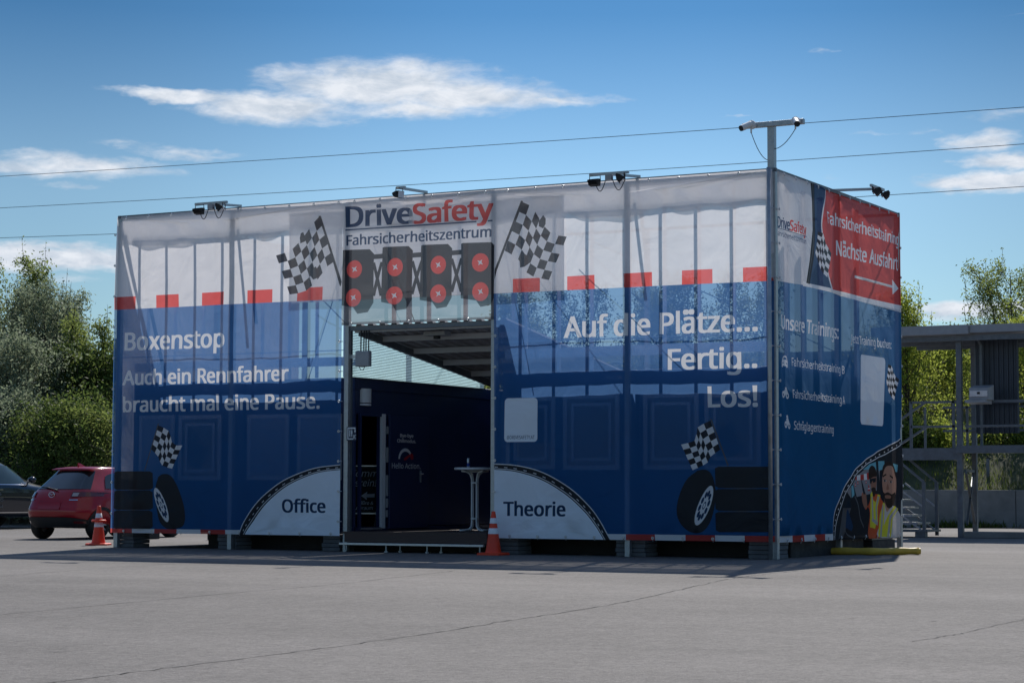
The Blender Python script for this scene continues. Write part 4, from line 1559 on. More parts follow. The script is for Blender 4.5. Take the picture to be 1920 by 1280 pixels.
# ================================================================== CANOPY OVER THE PASSAGE
cn = thing('canopy_roof', (-6.2, 2.4, 3.4), "grey corrugated canopy roof on steel purlins sloping back over the entrance passage", 'roof')
yz = [(.14, 3.755), (4.9, 3.075)]
sl = (yz[1][1] - yz[0][1]) / (yz[1][0] - yz[0][0])
zr = lambda y: yz[0][1] + sl * (y - yz[0][0])
b = B()
xs, hs_ = [], []
x = -7.62
while x < -4.8:
    for dx, h in ((0, 0), (.11, 0), (.135, .04), (.205, .04), (.23, 0)):
        xs.append(x + dx)
        hs_.append(h)
    x += .23
ys = [.11, 2.5, 4.95]
vs = [(xx, y, zr(y) + h + o) for o in (0, .004) for y in ys for xx, h in zip(xs, hs_)]
n = len(xs)
fs = []
for o in (0, 1):
    for j in range(len(ys) - 1):
        for i in range(n - 1):
            a0 = o * n * len(ys) + j * n + i
            fs.append((a0, a0 + 1, a0 + n + 1, a0 + n))
b.add(vs, fs)
b.build('corrugated_sheet', M['canopy'], cn)
for y in (.16, .92, 1.95, 2.98, 4.0, 4.85):
    B().box(-7.54, -4.86, y - .03, y + .03, zr(y) - .10, zr(y) - .005).build('purlin', M['frame'], cn)
b = B()
b.bar((-7.485, .20, zr(.20) - .085), (-7.485, 4.9, zr(4.9) - .085), .05, .12)
b.build('edge_beam', M['galvd'], cn)
# flat lamp under the canopy
cl_ = thing('ceiling_lamp', (-6.15, .8, zr(.8) - .06), "flat grey lamp fixed under the canopy's first bay", 'lamp')
B().box(-6.42, -6.02, .5, .72, zr(.6) - .10, zr(.6) - .03).build('lamp_body', M['grey'], cl_)
B().box(-6.26, -6.18, .55, .65, zr(.6) - .155, zr(.6) - .102).build('bracket', M['dark'], cl_)
# translucent infill between container roof and canopy
ti = thing('translucent_panel', (-7.69, 2.4, 2.95), "pale blue ribbed translucent panel between container roof and sloping canopy", 'panel')
b = B()
rows = 36
for k in range(rows):
    z0, z1 = 2.925 + k * .027, 2.925 + (k + 1) * .027
    ye0 = min(4.86, max(.16, yz[0][0] + (z0 - .06 - yz[0][1]) / sl))
    ye1 = min(4.86, max(.16, yz[0][0] + (z1 - .06 - yz[0][1]) / sl))
    if ye1 <= .2:
        break
    zm = (z0 + z1) / 2
    b.add([(-7.6735, .15, zm - .004), (-7.6735, (ye0 + ye1) / 2, zm - .004), (-7.6735, (ye0 + ye1) / 2, zm + .004), (-7.6735, .15, zm + .004)], [(0, 1, 2, 3)], 1)
    b.add([(-7.690, .15, z0), (-7.690, ye0, z0), (-7.676, (ye0 + ye1) / 2, zm), (-7.676, .15, zm), (-7.690, ye1, z1), (-7.690, .15, z1)], [(0, 1, 2, 3), (3, 2, 4, 5)])
b.build('ribbed_sheet', [M['polyc'], M['galvd']], ti)
b = B()
b.box(-7.71, -7.655, .15, 4.86, 2.905, 2.923)
b.build('lower_trim', M['galvd'], ti)

# cable box hung at the left of the opening
JB = FY(680, 672, .10)
jb = thing('junction_box', (JB.x, .1, JB.z), "pale grey cable junction box on a bracket at the top left of the opening", 'junction box')
a, c = FY(669, 655, .1), FY(694.5, 687, .1)
B().box(a.x, c.x, .04, .15, c.z, a.z - .03).build('box', M['grey'], jb, bevel=.02)
B().box(a.x - .19, a.x + .02, .10, .14, FY(660, 672, .1).z, FY(660, 665, .1).z).build('bracket', M['alu'], jb)
for k, px in enumerate((677, 682.5, 686.5, 691.5)):
    p0, p1 = FY(px, 653, .1), FY(px, 613, .1)
    B().tube([(p0.x, .095, p0.z - .05), (p0.x, .095, p0.z + .1), (p1.x, .11, p1.z)], .011, 8).build('cable', M['wire'], jb)
p = FY(680, 688, .1)
B().tube([(p.x - .06, .08, p.z + .02), (p.x - .02, .07, p.z - .05), (p.x + .03, .07, p.z - .05), (p.x + .06, .08, p.z + .02)], .006, 6).build('cable_loop', M['wire'], jb)

# wc sign on the opening's left post
a, c = FY(650.5, 800, .02), FY(668, 825.5, .02)
ws = thing('toilet_sign', ((a.x + c.x) / 2, .02, c.z), "small navy toilet sign with white pictogram on the opening's left post", 'sign')
B().box(a.x, c.x, .012, .028, c.z, a.z).build('plate', M['bsign'], ws)
uu = lambda u, v: (a.x + (c.x - a.x) * u, c.z + (a.z - c.z) * v)
shp = []
for pts in ([(.10, .08), (.72, .08), (.72, .16), (.20, .16), (.20, .86), (.86, .86), (.86, .70), (.80, .70), (.90, .55), (1.0, .70), (.94, .70), (.94, .95), (.10, .95)],
            [(.30, .28), (.38, .28), (.38, .76), (.30, .76)], [(.52, .28), (.60, .28), (.60, .52), (.64, .52), (.60, .76), (.52, .76), (.48, .52), (.52, .52)], [(.44, .26), (.46, .26), (.46, .78), (.44, .78)],
            [(.31, .79), (.37, .79), (.37, .84), (.31, .84)], [(.53, .79), (.59, .79), (.59, .84), (.53, .84)]):
    v = np.array([uu(*q) for q in pts])
    shp.append((v, np.array([(k, (k + 1) % len(v)) for k in range(len(v))]), 'n'))
p0, p1 = uu(.70, .12), uu(1.0, .12)
shp += [(v, e, 'n') for v, e, _ in text_shapes("WC", p0, p1, .07, 'n', .02)]
lo, hi = uu(-.05, -.05), uu(1.05, 1.05)
v2, t2, m2 = partition([lo, (hi[0], lo[1]), hi, (lo[0], hi[1])], shp, 'z', .4)
b = B()
b.add([(v[0], .008, v[1]) for v in v2], [tuple(int(i) for i in t) for t, k in zip(t2, m2) if k == 'n'])
b.build('pictogram', M['mark'], ws)

# bar table and can
T = Vector((-5.90, 1.34, .336))
bt = thing('bar_table', T, "tall white standing table with four bent tube legs on the entrance deck", 'table')
b = B()
b.lathe([(0, 1.03), (.345, 1.03), (.35, 1.04), (.35, 1.06), (.34, 1.068), (0, 1.068)], 40, 0, T)
b.build('table_top', M['white'], bt)
B().lathe([(0, .985), (.12, .985), (.12, 1.028), (0, 1.028)], 20, 0, T).build('bracket_plate', M['grey'], bt)
for k in range(4):
    an = math.pi / 4 + k * math.pi / 2 + .25
    dx, dy = math.cos(an), math.sin(an)
    pts = [(.29, .018), (.20, .020), (.11, .035), (.065, .085), (.058, .16), (.058, .80), (.062, .88), (.09, .955), (.15, .995), (.26, 1.01)]
    B().tube([(T.x + dx * r, T.y + dy * r, T.z + z) for r, z in pts], .016, 8).build('leg', M['white'], bt, smooth=True)
for z in (.2, .8):
    B().lathe([(.045, z), (.07, z), (.07, z + .025), (.045, z + .025)], 16, 0, T).build('collar', M['white'], bt)
cp = Vector((T.x - .10, T.y - .05, T.z + 1.069))
ca = thing('drink_can', cp, "slim silver and blue drink can on the standing table", 'can')
B().lathe([(.020, 0), (.026, .008), (.026, .148), (.022, .158)], 16, 0, cp).build('can_body', M['alu'], ca, smooth=True)
B().lathe([(.0268, .02), (.0268, .075), (.0262, .075)], 16, 0, cp).build('can_label', pmat('blue_can_print', (.02, .06, .3), .3, .3), ca, smooth=True)

# ================================================================== FOUNDATION BLOCKS
BLK = [(-12.55 + .2, .38), (-10.13, .38), (-8.0, .34), (-4.64, .38), (-2.47, .5), (-.27, .46)]
LBL = ["stack of grey concrete pavers under the building's far left corner", "stack of grey concrete pavers beneath the office banner's middle seam",
       "stack of grey concrete pavers left of the entrance deck", "stack of grey concrete pavers right of the entrance deck, behind the traffic cone",
       "wide stack of grey concrete pavers beneath the start banner's middle seam", "stack of grey concrete pavers under the front corner post"]
for (x, w), lb in zip(BLK, LBL):
    t = thing('paver_stack', (x, .45, 0), lb, 'paver stack', 'paver stacks under the containers')
    for k in range(4):
        ox, oy = random.uniform(-.012, .012), random.uniform(-.01, .01)
        B().box(x - w / 2 + ox, x + w / 2 + ox, .16 + oy, .62 + oy, .003 + k * .068, .003 + k * .068 + .062).build('paver', M['paver'], t, bevel=.006)
bb = thing('support_block', (-.45, 5.2, 0), "black support block under the rear end of the training list banner", 'support block')
B().box(-.75, -.03, 4.55, 5.75, .002, .20).build('block', M['dark'], bb, bevel=.015)
B().box(-.72, -.06, 4.6, 5.7, .203, .235).build('pad', M['galvd'], bb)
for (pa, pb_, lb) in ((252, 283, "black support block under the office containers' rear, left of the sunlit gap"), (391, 452, "black support block under the office containers' rear, right of the sunlit gap")):
    xa, xb = FY(pa, 1010, 5.5).x, FY(pb_, 1010, 5.5).x  # dark filler blocks, added to hide the sunlit ground behind
    q = thing('support_block', ((xa + xb) / 2, 5.6, 0), lb, 'support block')
    B().box(xa, xb, 5.45, 5.8, .002, .21).build('block', M['dark'], q, bevel=.015)
    B().box(xa + .03, xb - .03, 5.48, 5.77, .213, .275).build('pad', M['galvd'], q)
for (x, y) in ((-1.2, 3.0), (-6.9, 5.6), (-10.1, 5.5), (-3.6, 5.5), (-1.5, 5.6)):
    pass
sk = thing('skirt_board', (-2.6, 1.2, 0), "dark skirt boards closing the space beneath the right-hand containers", 'skirt')
B().box(-4.84, -.14, 1.0, 1.04, .003, .27).build('board', M['dark'], sk)
B().box(-.18, -.14, 1.05, 4.4, .003, .27).build('end_board', M['dark'], sk)
sk2 = thing('skirt_board', (-6.2, .9, 0), "dark board added to hide sunlit ground beneath the entrance deck", 'skirt')
B().box(FY(392, 1012, .97).x, -4.90, .95, .99, .003, .12).build('board', M['dark'], sk2)  # added dark strips that cover the sunlit ground beyond
B().box(FY(392, 1012, .92).x, -7.6, .90, .94, .003, .262).build('end_board', M['dark'], sk2)

# ================================================================== TRAFFIC CONES


def cone(loc, label, extra=False):
    t = thing('traffic_cone', loc, label, 'traffic cone', 'orange traffic cones')
    L0 = Vector(loc)
    b = B()
    pts = []
    n = 8
    w = .20
    for k in range(4):
        for j in range(3):
            a = math.pi / 2 * k + math.pi / 4 * (j - 1) / 1 * .5 + math.pi / 4
            cx, cy = (w - .03) * (1 if k in (0, 3) else -1), (w - .03) * (1 if k in (0, 1) else -1)
            aa = math.pi / 2 * k + math.pi / 4 * j
            pts.append((cx + .03 * math.cos(aa), cy + .03 * math.sin(aa)))
    m_ = len(pts)
    b.add([(x, y, .002) for x, y in pts] + [(x, y, .03) for x, y in pts] + [(x * .9, y * .9, .04) for x, y in pts],
          [(i, (i + 1) % m_, m_ + (i + 1) % m_, m_ + i) for i in range(m_)] + [(m_ + i, m_ + (i + 1) % m_, 2 * m_ + (i + 1) % m_, 2 * m_ + i) for i in range(m_)] + [tuple(range(2 * m_, 3 * m_))])
    b.build('base', M['ora'], t, world=False)
    H = .68 if not extra else .71
    prof = [(.135, .036), (.125, .06), (.118, .09)]
    R0 = lambda z: .118 + (.032 - .118) * (z - .09) / (H - .09)
    zs = [.09, .2, .3, .40, .42, .52, .54, .62, H]
    prof += [(R0(z), z) for z in zs[1:]]
    prof += [(.024, H + .012), (.018, H + .012)]
    B().lathe(prof, 28).build('cone_body', M['ora'], t, smooth=True, world=False)
    for z0, z1 in ((.335, .425), (.50, .585)):
        B().lathe([(R0(z0) + .003, z0), (R0(z1) + .003, z1), (R0(z1) + .001, z1)], 28).build('reflective_band', M['refl'], t, smooth=True, world=False)
    if extra:
        B().lathe([(R0(.44) + .002, .435), (.13, .430), (.138, .440), (.138, .46), (.12, .468), (R0(.47) + .002, .468)], 28).build('collar_ring', M['ora'], t, smooth=True, world=False)
    return t


c1 = G(925, 1040)
cone((c1.x, c1.y, 0), "orange traffic cone with two white bands at the entrance deck's right end")
c2 = G(184.5, 1021.5)
t = cone((c2.x, c2.y, 0), "orange traffic cone with a flared collar beside the red car", True)
t.rotation_euler = (0, 0, .4)

# yellow hose
hp = [G(1440, 1031, .06), G(1500, 1032, .06), G(1560, 1032.5, .06), G(1600, 1033, .06), G(1640, 1033.5, .06), G(1690, 1033, .06), G(1722, 1033, .06)]
hp = [Vector((p.x, p.y, .062)) for p in hp]
hs2 = spl([tuple(p) for p in hp], 8) if False else None
pp = []
for i in range(len(hp) - 1):
    for k in range(6):
        pp.append(hp[i].lerp(hp[i + 1], k / 6))
pp.append(hp[-1])
ho = thing('drain_hose', (hp[3].x, hp[3].y, 0), "thick yellow hose lying on the asphalt past the narrow end", 'hose')
B().tube(pp, [.058 + .004 * math.sin(i * .9) for i in range(len(pp))], 14).build('hose', M['yel'], ho, smooth=True)
e = hp[-1]
B().tube([e, e + (hp[-1] - hp[-2]).normalized() * .03], .052, 14).build('end_cap', M['yel'], ho)

# ================================================================== ROOF EDGE LIGHTS, CAMERAS


def flood(parent, c, yaw, pitch, w=.17, h=.125):
    """floodlight housing hung in a U bracket; c is the bracket's top centre"""
    Rz = Matrix.Rotation(yaw, 4, 'Z')
    Rx = Matrix.Rotation(pitch, 4, 'X')
    c = Vector(c)
    b = B()

    def loc(v):
        return c + (Rz @ (Rx @ Vector(v)))
    # housing
    prof = [(-.045, -h), (.03, -h * .95), (.05, -h * .55), (.03, -h * .2), (-.045, -h * .1)]
    vs = [loc((s_ * w / 2, y, z - .03)) for s_ in (-1, 1) for y, z in prof]
    n = len(prof)
    b.add(vs, [(i, (i + 1) % n, n + (i + 1) % n, n + i) for i in range(n)] + [tuple(range(n))[::-1], tuple(range(n, 2 * n))])
    for k in range(7):
        x = -w / 2 + w * (k + .5) / 7
        vs = [loc((x + dx, y, z - .03)) for dx in (-.005, .005) for y, z in ((.03, -h * .95), (.085, -h * .6), (.085, -h * .4), (.03, -h * .2))]
        b.add(vs, [(0, 1, 2, 3), (7, 6, 5, 4), (0, 4, 5, 1), (1, 5, 6, 2), (2, 6, 7, 3)])
    o = b.build('floodlight', M['dark'], parent)
    b = B()
    vs = [loc((sx * w * .46, -.048, z - .03)) for sx, z in ((-1, -h * .95), (1, -h * .95), (1, -h * .15), (-1, -h * .15))]
    b.add(vs, [(0, 1, 2, 3)])
    b.build('lens', M['refl'], o)
    b = B()
    b.tube([c + Rz @ Vector((-w * .56, 0, -.10)), c + Rz @ Vector((-w * .56, 0, 0)), c + Rz @ Vector((w * .56, 0, 0)), c + Rz @ Vector((w * .56, 0, -.10))], .008, 6)
    b.build('bracket', M['wire'], o)
    return o


def lamp_arm(xb, tip, d, label, two=True, half=.33):
    t = thing('floodlight_arm', (xb, 0, ZT), label, 'floodlight', 'floodlights on arms along the roof edge')
    b = B()
    tipx, zt = FY(*tip, -d).x, FY(*tip, -d).z - .04
    b.bar((xb, .12, ZT + .055), (tipx, -d, zt + .03), .04, .04)
    b.bar((xb, .08, ZT - .1), (xb, .08, ZT + .03), .04, .04)
    b.build('arm', M['galv'], t)
    if two:
        b = B()
        b.bar((tipx - half, -d, zt + .04), (tipx + half, -d, zt + .04), .04, .04)
        b.build('cross_bar', M['galv'], t)
        B().box(tipx - .05, tipx + .05, -d - .04, -d + .04, zt - .06, zt + .015).build('cable_box', M['grey'], t)
        flood(t, (tipx - half + .09, -d, zt + .02), math.pi * .97, .15)
        flood(t, (tipx + half - .07, -d, zt + .02), math.pi * .62, .75)
        for s_, xx in ((-1, tipx - half + .09), (1, tipx + half - .07)):
            x0 = tipx + s_ * .05
            pts = []
            for k in range(9):
                u = k / 8
                pts.append((x0 + (xx - x0) * u, -d, zt - .03 - .12 * math.sin(math.pi * u) * 1.4 - .05 * u))
            B().tube(pts, .007, 5).build('cable', M['wire'], t)
    else:
        b = B()
        b.bar((tipx - .04, -d, zt + .03), (tipx + .12, -d, zt + .03), .04, .04)
        b.build('cross_bar', M['galv'], t)
        flood(t, (tipx + .02, -d - .02, zt + .02), math.pi * .45, .1, .15, .13)
    return t


xa = FY(444, 388).x
lamp_arm(xa, (396, 381), 1.0, "twin floodlight arm above the plain left third of the white banner")
xa = FY(793, 360).x
lamp_arm(xa, (748, 351), .95, "single dark floodlight arm above the large lettering", False)
xa = FY(1193, 338).x
lamp_arm(xa, (1142, 325.5), .98, "twin floodlight arm on the roof edge near the corner camera mast")
# side arm
ysd = s2(1572, 361)[0]
t = thing('floodlight_arm', (0, ysd, ZT), "floodlight arm reaching out over the red field of the narrow end", 'floodlight', 'floodlights on arms along the roof edge')
b = B()
b.bar((-.1, ysd, ZT + .045), (.66, ysd, ZT + .02), .04, .04)
b.bar((.66, ysd - .32, ZT + .04), (.66, ysd + .32, ZT + .04), .04, .04)
b.build('arm', M['galv'], t)
flood(t, (.66, ysd - .22, ZT + .02), -math.pi * .42, .7)
flood(t, (.66, ysd + .22, ZT + .02), -math.pi * .42, .7)

# camera mast
cm = thing('camera_mast', (-.1, .10, 0), "tall square steel mast with a cross bar and two security cameras", 'camera mast')
B().box(-.145, -.035, .13, .235, 0, 6.60).build('mast', M['galv'], cm, bevel=.006)
zb2 = FY(1445, 230).z
xl, xr_ = FY(1387, 233).x, FY(1502, 226).x
B().box(xl, xr_, .09, .17, zb2 - .04, zb2 + .04).build('cross_bar', M['galv'], cm, bevel=.006)
for px, sgn in ((1407, -1), (1490, 1)):
    x = FY(px, 230).x
    b = B()
    b.tube([(x, .09, zb2), (x, .02, zb2)], .065, 16)
    b.tube([(x, .03, zb2 - .05), (x, .03, zb2 - .13)], .014, 8)
    o = b.build('camera_mount', M['white'], cm, smooth=False)
    d = Vector((-.55, -.75, -.42)) if sgn < 0 else Vector((.45, -.8, -.45))
    d.normalize()
    p = Vector((x, .03, zb2 + .01))
    B().tube([p - d * .04, p + d * .02, p + d * .19], [.045, .05, .048], 16).build('camera_body', M['white'], o)
    B().tube([p + d * .185, p + d * .21], [.046, .044], 16).build('camera_lens', M['dark'], o)
    pts = []
    xm = -.145 if sgn < 0 else -.035
    for k in range(10):
        u = k / 9
        drop = .42 if sgn < 0 else .30
        pts.append((x + (xm - x) * u, .03 + .15 * u, zb2 - .12 - drop * (1 - (1 - u) ** 1.9) * (1 if sgn < 0 else .85)))
    B().tube(pts, .006, 5).build('cable', M['wire'], cm)

# ================================================================== POWER LINES
LB = ["topmost overhead wire, passing behind the camera mast's upper half", "second overhead wire, running just over the lettered banner's top edge", "lowest overhead wire, cut off by the building's left edge"]
WIRES = [([(-700, 372), (0, 325), (1445, 241), (1920, 204), (2800, 130)]), ([(-700, 425), (0, 381), (1110, 330), (1450, 307), (1920, 272), (2800, 200)]), ([(-700, 462), (0, 445), (215, 440), (1650, 366), (1920, 350), (2800, 290)])]
for k, (pts, lb) in enumerate(zip(WIRES, LB)):
    Yw = 22 + 1.5 * k
    P3 = [FY(*p, Yw) for p in pts]
    xs = np.array([p.x for p in P3])
    co = np.polyfit(xs, [p.z for p in P3], 2)
    X = np.linspace(xs[0], xs[-1], 60)
    w = B().tube([(x, Yw, float(np.polyval(co, x))) for x in X], .0085, 5).build('power_line', M['wire'])
    tag(w, lb, 'overhead wire', 'overhead wires')

# ================================================================== CARS


def superring(yr, yf, w, z, n=44, e=3.2):
    out = []
    for k in range(n):
        t = 2 * math.pi * k / n + math.pi / n
        c, s_ = math.cos(t), math.sin(t)
        yy = abs(c) ** (2 / e) * (1 if c > 0 else -1)
        xx = abs(s_) ** (2 / e) * (1 if s_ > 0 else -1)
        out.append((xx * w, (yf + yr) / 2 + yy * (yf - yr) / 2, z))
    return out


def make_car(name, loc, heading, label, paint, glass, rings, belt, roof, tail=True):
    """rings: (z, rear y, front y, half width, squareness); the car looks along +y"""
    t = thing(name, loc, label, 'car')
    t.rotation_euler = (0, 0, heading)
    n = 44
    b = B()
    vs = []
    for (z, yr, yf, w, e) in rings:
        vs += superring(yr, yf, w, z, n, e)
    fs = []
    for i in range(len(rings) - 1):
        for k in range(n):
            k2 = (k + 1) % n
            fs.append((i * n + k, i * n + k2, (i + 1) * n + k2, (i + 1) * n + k))
    fs.append(tuple((len(rings) - 1) * n + k for k in range(n)))
    fs.append(tuple(range(n))[::-1])
    b.add(vs, fs)
    body = b.build('body', M[paint], t, smooth=True, world=False)
    sub = body.modifiers.new('subsurf', 'SUBSURF')
    sub.levels = sub.render_levels = 2
    return t, body


def surf_patch(rings, n, pick, off, e_scale=1.0):
    pass


RING_R = [(.20, -1.80, 1.85, .76, 3.8), (.30, -1.91, 1.95, .83, 4.2), (.50, -2.00, 2.02, .870, 4.4), (.62, -2.01, 2.02, .880, 4.2), (.70, -1.96, 1.98, .875, 4.0),
          (.86, -1.92, 1.88, .865, 3.8), (.97, -1.85, 1.50, .83, 3.6), (1.02, -1.80, .98, .79, 3.4), (1.20, -1.56, .62, .685, 3.3), (1.40, -1.28, .18, .575, 3.3), (1.475, -1.20, 0, .53, 3.2), (1.505, -1.02, -.15, .44, 3.0)]


def ring_at(rings, z):
    for a, c in zip(rings[:-1], rings[1:]):
        if a[0] <= z <= c[0]:
            u = (z - a[0]) / (c[0] - a[0])
            return [a[i] + (c[i] - a[i]) * u for i in range(5)]
    return list(rings[-1] if z > rings[-1][0] else rings[0])


def body_pt(rings, z, t, off=0.0):
    """point on the car skin: t = angle (0 front, pi rear), offset outward"""
    _, yr, yf, w, e = ring_at(rings, z)
    c, s_ = math.cos(t), math.sin(t)
    yy = abs(c) ** (2 / e) * (1 if c > 0 else -1)
    xx = abs(s_) ** (2 / e) * (1 if s_ > 0 else -1)
    return Vector((xx * (w + off), (yf + yr) / 2 + yy * ((yf - yr) / 2 + off), z))


def rear_pt(rings, x, z, off=0.0):
    """point on the tail at lateral x"""
    _, yr, yf, w, e = ring_at(rings, z)
    q = min(.999, abs(x) / w)
    yy = (1 - q ** e) ** (1 / e)
    return Vector((x, (yf + yr) / 2 - yy * ((yf - yr) / 2) - off, z))


def side_pt(rings, y, z, s_, off=0.0):
    _, yr, yf, w, e = ring_at(rings, z)
    q = min(.999, abs(y - (yf + yr) / 2) / ((yf - yr) / 2))
    xx = (1 - q ** e) ** (1 / e)
    return Vector((s_ * (xx * w + off), y, z))


def grid_patch(fn, nu, nv, name, mat, parent, smooth=True, thick=True):
    b = B()
    vs = [fn(i / nu, j / nv) for j in range(nv + 1) for i in range(nu + 1)]
    b.add(vs, [(j * (nu + 1) + i, j * (nu + 1) + i + 1, (j + 1) * (nu + 1) + i + 1, (j + 1) * (nu + 1) + i) for j in range(nv) for i in range(nu)])
    return b.build(name, mat, parent, smooth=smooth, world=False)


def wheel(parent, x, y, r, wd, s_):
    b = B()
    c = Vector((x, y, r))
    prof = [(r * .62, -wd / 2), (r * .93, -wd / 2), (r, -wd / 2 + .03), (r, wd / 2 - .03), (r * .93, wd / 2), (r * .62, wd / 2)]
    n = 32
    vs, fs = [], []
    for rr_, d in prof:
        for k in range(n):
            a = 2 * math.pi * k / n
            vs.append((c.x + s_ * d, c.y + rr_ * math.cos(a), c.z + rr_ * math.sin(a)))
    for i in range(len(prof) - 1):
        for k in range(n):
            fs.append((i * n + k, i * n + (k + 1) % n, (i + 1) * n + (k + 1) % n, (i + 1) * n + k))
    b.add(vs, fs)
    o = b.build('wheel', M['tyre'], parent, smooth=True, world=False)
    b = B()
    for k in range(10):
        a = 2 * math.pi * k / 10
        b.bar((c.x + s_ * wd * .40, c.y + .03 * math.cos(a), c.z + .03 * math.sin(a)), (c.x + s_ * wd * .40, c.y + r * .62 * math.cos(a), c.z + r * .62 * math.sin(a)), .03, .035)
    b.tube([(c.x + s_ * wd * .1, c.y, c.z), (c.x + s_ * wd * .12, c.y, c.z)], r * .62, 24)
    b.tube([(c.x + s_ * wd * .36, c.y, c.z), (c.x + s_ * wd * .44, c.y, c.z)], .05, 16)
    b.build('rim', M['grey'], o, world=False)
    return o


cc = G(80, 1009)
HEAD = 0.03
dirx = Vector((math.cos(HEAD), math.sin(HEAD), 0))
diry = Vector((-math.sin(HEAD), math.cos(HEAD), 0))
# rear left tyre touches the ground at pixel (80,1010)
car_o = Vector((cc.x, cc.y, 0)) - dirx * (-.70) - diry * (-1.30)
rc, body = make_car('parked_car', car_o, HEAD, "glossy red hatchback parked tail first beside the building's left end", 'redcar', 'carglass', RING_R, 1.0, 1.45)
RR = RING_R
grid_patch(lambda u, v: rear_pt(RR, (-.67 + .04 * v) * (1 - 2 * u) * (1 - .22 * v) * -1, 1.03 + .375 * v, .012), 14, 6, 'rear_window', M['carglass'], rc)
for s_ in (-1, 1):
    grid_patch(lambda u, v, s_=s_: side_pt(RR, (-1.12 + .15 * v) + (1.56 - .55 * v) * u, 1.04 + .33 * v * (1 - .25 * (1 - u) ** 6), s_, .012), 14, 5, 'side_window', M['carglass'], rc)
    grid_patch(lambda u, v, s_=s_: rear_pt(RR, s_ * (.46 + .385 * u), .865 + .115 * v * (1 - .35 * u) + .02 * u, .014), 8, 4, 'tail_lamp', M['lamp_red'], rc)
    tl = [o for o in rc.children if o.name.startswith('tail_lamp')][-1]
    grid_patch(lambda u, v, s_=s_: rear_pt(RR, s_ * (.48 + .10 * u), .885 + .07 * v, .02), 4, 3, 'reversing_lens', M['lamp_clear'], tl)
    grid_patch(lambda u, v, s_=s_: rear_pt(RR, s_ * (.45 + .15 * u), .80 + .02 * v, .016), 4, 1, 'chrome_strip', M['chrome'], rc)
    grid_patch(lambda u, v, s_=s_: rear_pt(RR, s_ * (.55 + .16 * u), .325 + .05 * v, .02), 4, 1, 'fog_reflector', M['lamp_red'], rc)
grid_patch(lambda u, v: rear_pt(RR, -.78 + 1.56 * u, .24 + .22 * v * (1 - .4 * (2 * u - 1) ** 6), .014), 24, 3, 'bumper_skirt', M['dark'], rc)
grid_patch(lambda u, v: rear_pt(RR, -.27 + .54 * u, .62 + .15 * v, .008), 6, 3, 'plate_recess', M['redcar'], rc)
# spoiler lip over the rear window
b = B()
vs = []
for i in range(13):
    x = -.50 + 1.0 * i / 12
    k = .22 - .12 * (abs(x) / .5) ** 3
    vs += [(x, -1.12, 1.487 - .02 * (abs(x) / .5) ** 2), (x, -1.26 - .24 * k, 1.45 - .01 * (abs(x) / .5) ** 2), (x, -1.27 - .20 * k, 1.425)]
fs = []
for i in range(12):
    for j in range(2):
        fs.append((i * 3 + j, i * 3 + j + 1, (i + 1) * 3 + j + 1, (i + 1) * 3 + j))
b.add(vs, fs)
b.build('spoiler', M['redcar'], rc, smooth=True, world=False)
# wiper, aerial fin, oval ring emblem
b = B()
p0 = rear_pt(RR, .02, 1.02, .03)
b.tube([p0, rear_pt(RR, -.2, 1.06, .035), rear_pt(RR, -.42, 1.07, .03)], [.014, .012, .006], 6)
b.tube([rear_pt(RR, .1, 1.0, .03), p0], .018, 6)
b.build('wiper', M['wire'], rc, world=False)
b = B()
b.add([(-.03, -1.05, 1.495), (.03, -1.05, 1.495), (.03, -.85, 1.50), (-.03, -.85, 1.50), (0, -1.07, 1.575), (0, -.98, 1.565)], [(0, 1, 4), (1, 2, 5, 4), (2, 3, 5), (3, 0, 4, 5)])
b.build('aerial_fin', M['redcar'], rc, world=False)
b = B()
ec = rear_pt(RR, 0, .915, .02)
ring = [(ec.x + .072 * math.cos(a), ec.y, ec.z + .056 * math.sin(a)) for a in np.linspace(0, 2 * math.pi, 25)]
b.tube(ring, .008, 6)
wing = [(-.066, .012), (-.035, .022), (-.012, -.004), (0, -.016), (.012, -.004), (.035, .022), (.066, .012)]
b.tube([(ec.x + x, ec.y, ec.z + z) for x, z in wing], .008, 6)
b.build('emblem', M['chrome'], rc, world=False)
for sx in (-1, 1):
    wheel(rc, sx * .70, -1.30, .30, .20, sx)
    wheel(rc, sx * .70, 1.25, .30, .20, sx)
# wheel arches read as dark openings above the tyres
for sx in (-1, 1):
    for yy in (-1.30, 1.25):
        b = B()
        vs = []
        for k in range(15):
            a = math.pi * k / 14
            for rr_ in (.30, .365):
                y, z = yy + rr_ * math.cos(a), .30 + rr_ * math.sin(a)
                p = side_pt(RR, y, max(.21, z), sx, .010)
                vs.append(p)
        b.add(vs, [(2 * k, 2 * k + 1, 2 * k + 3, 2 * k + 2) for k in range(14)])
        b.build('wheel_arch', M['dark'], rc, world=False)

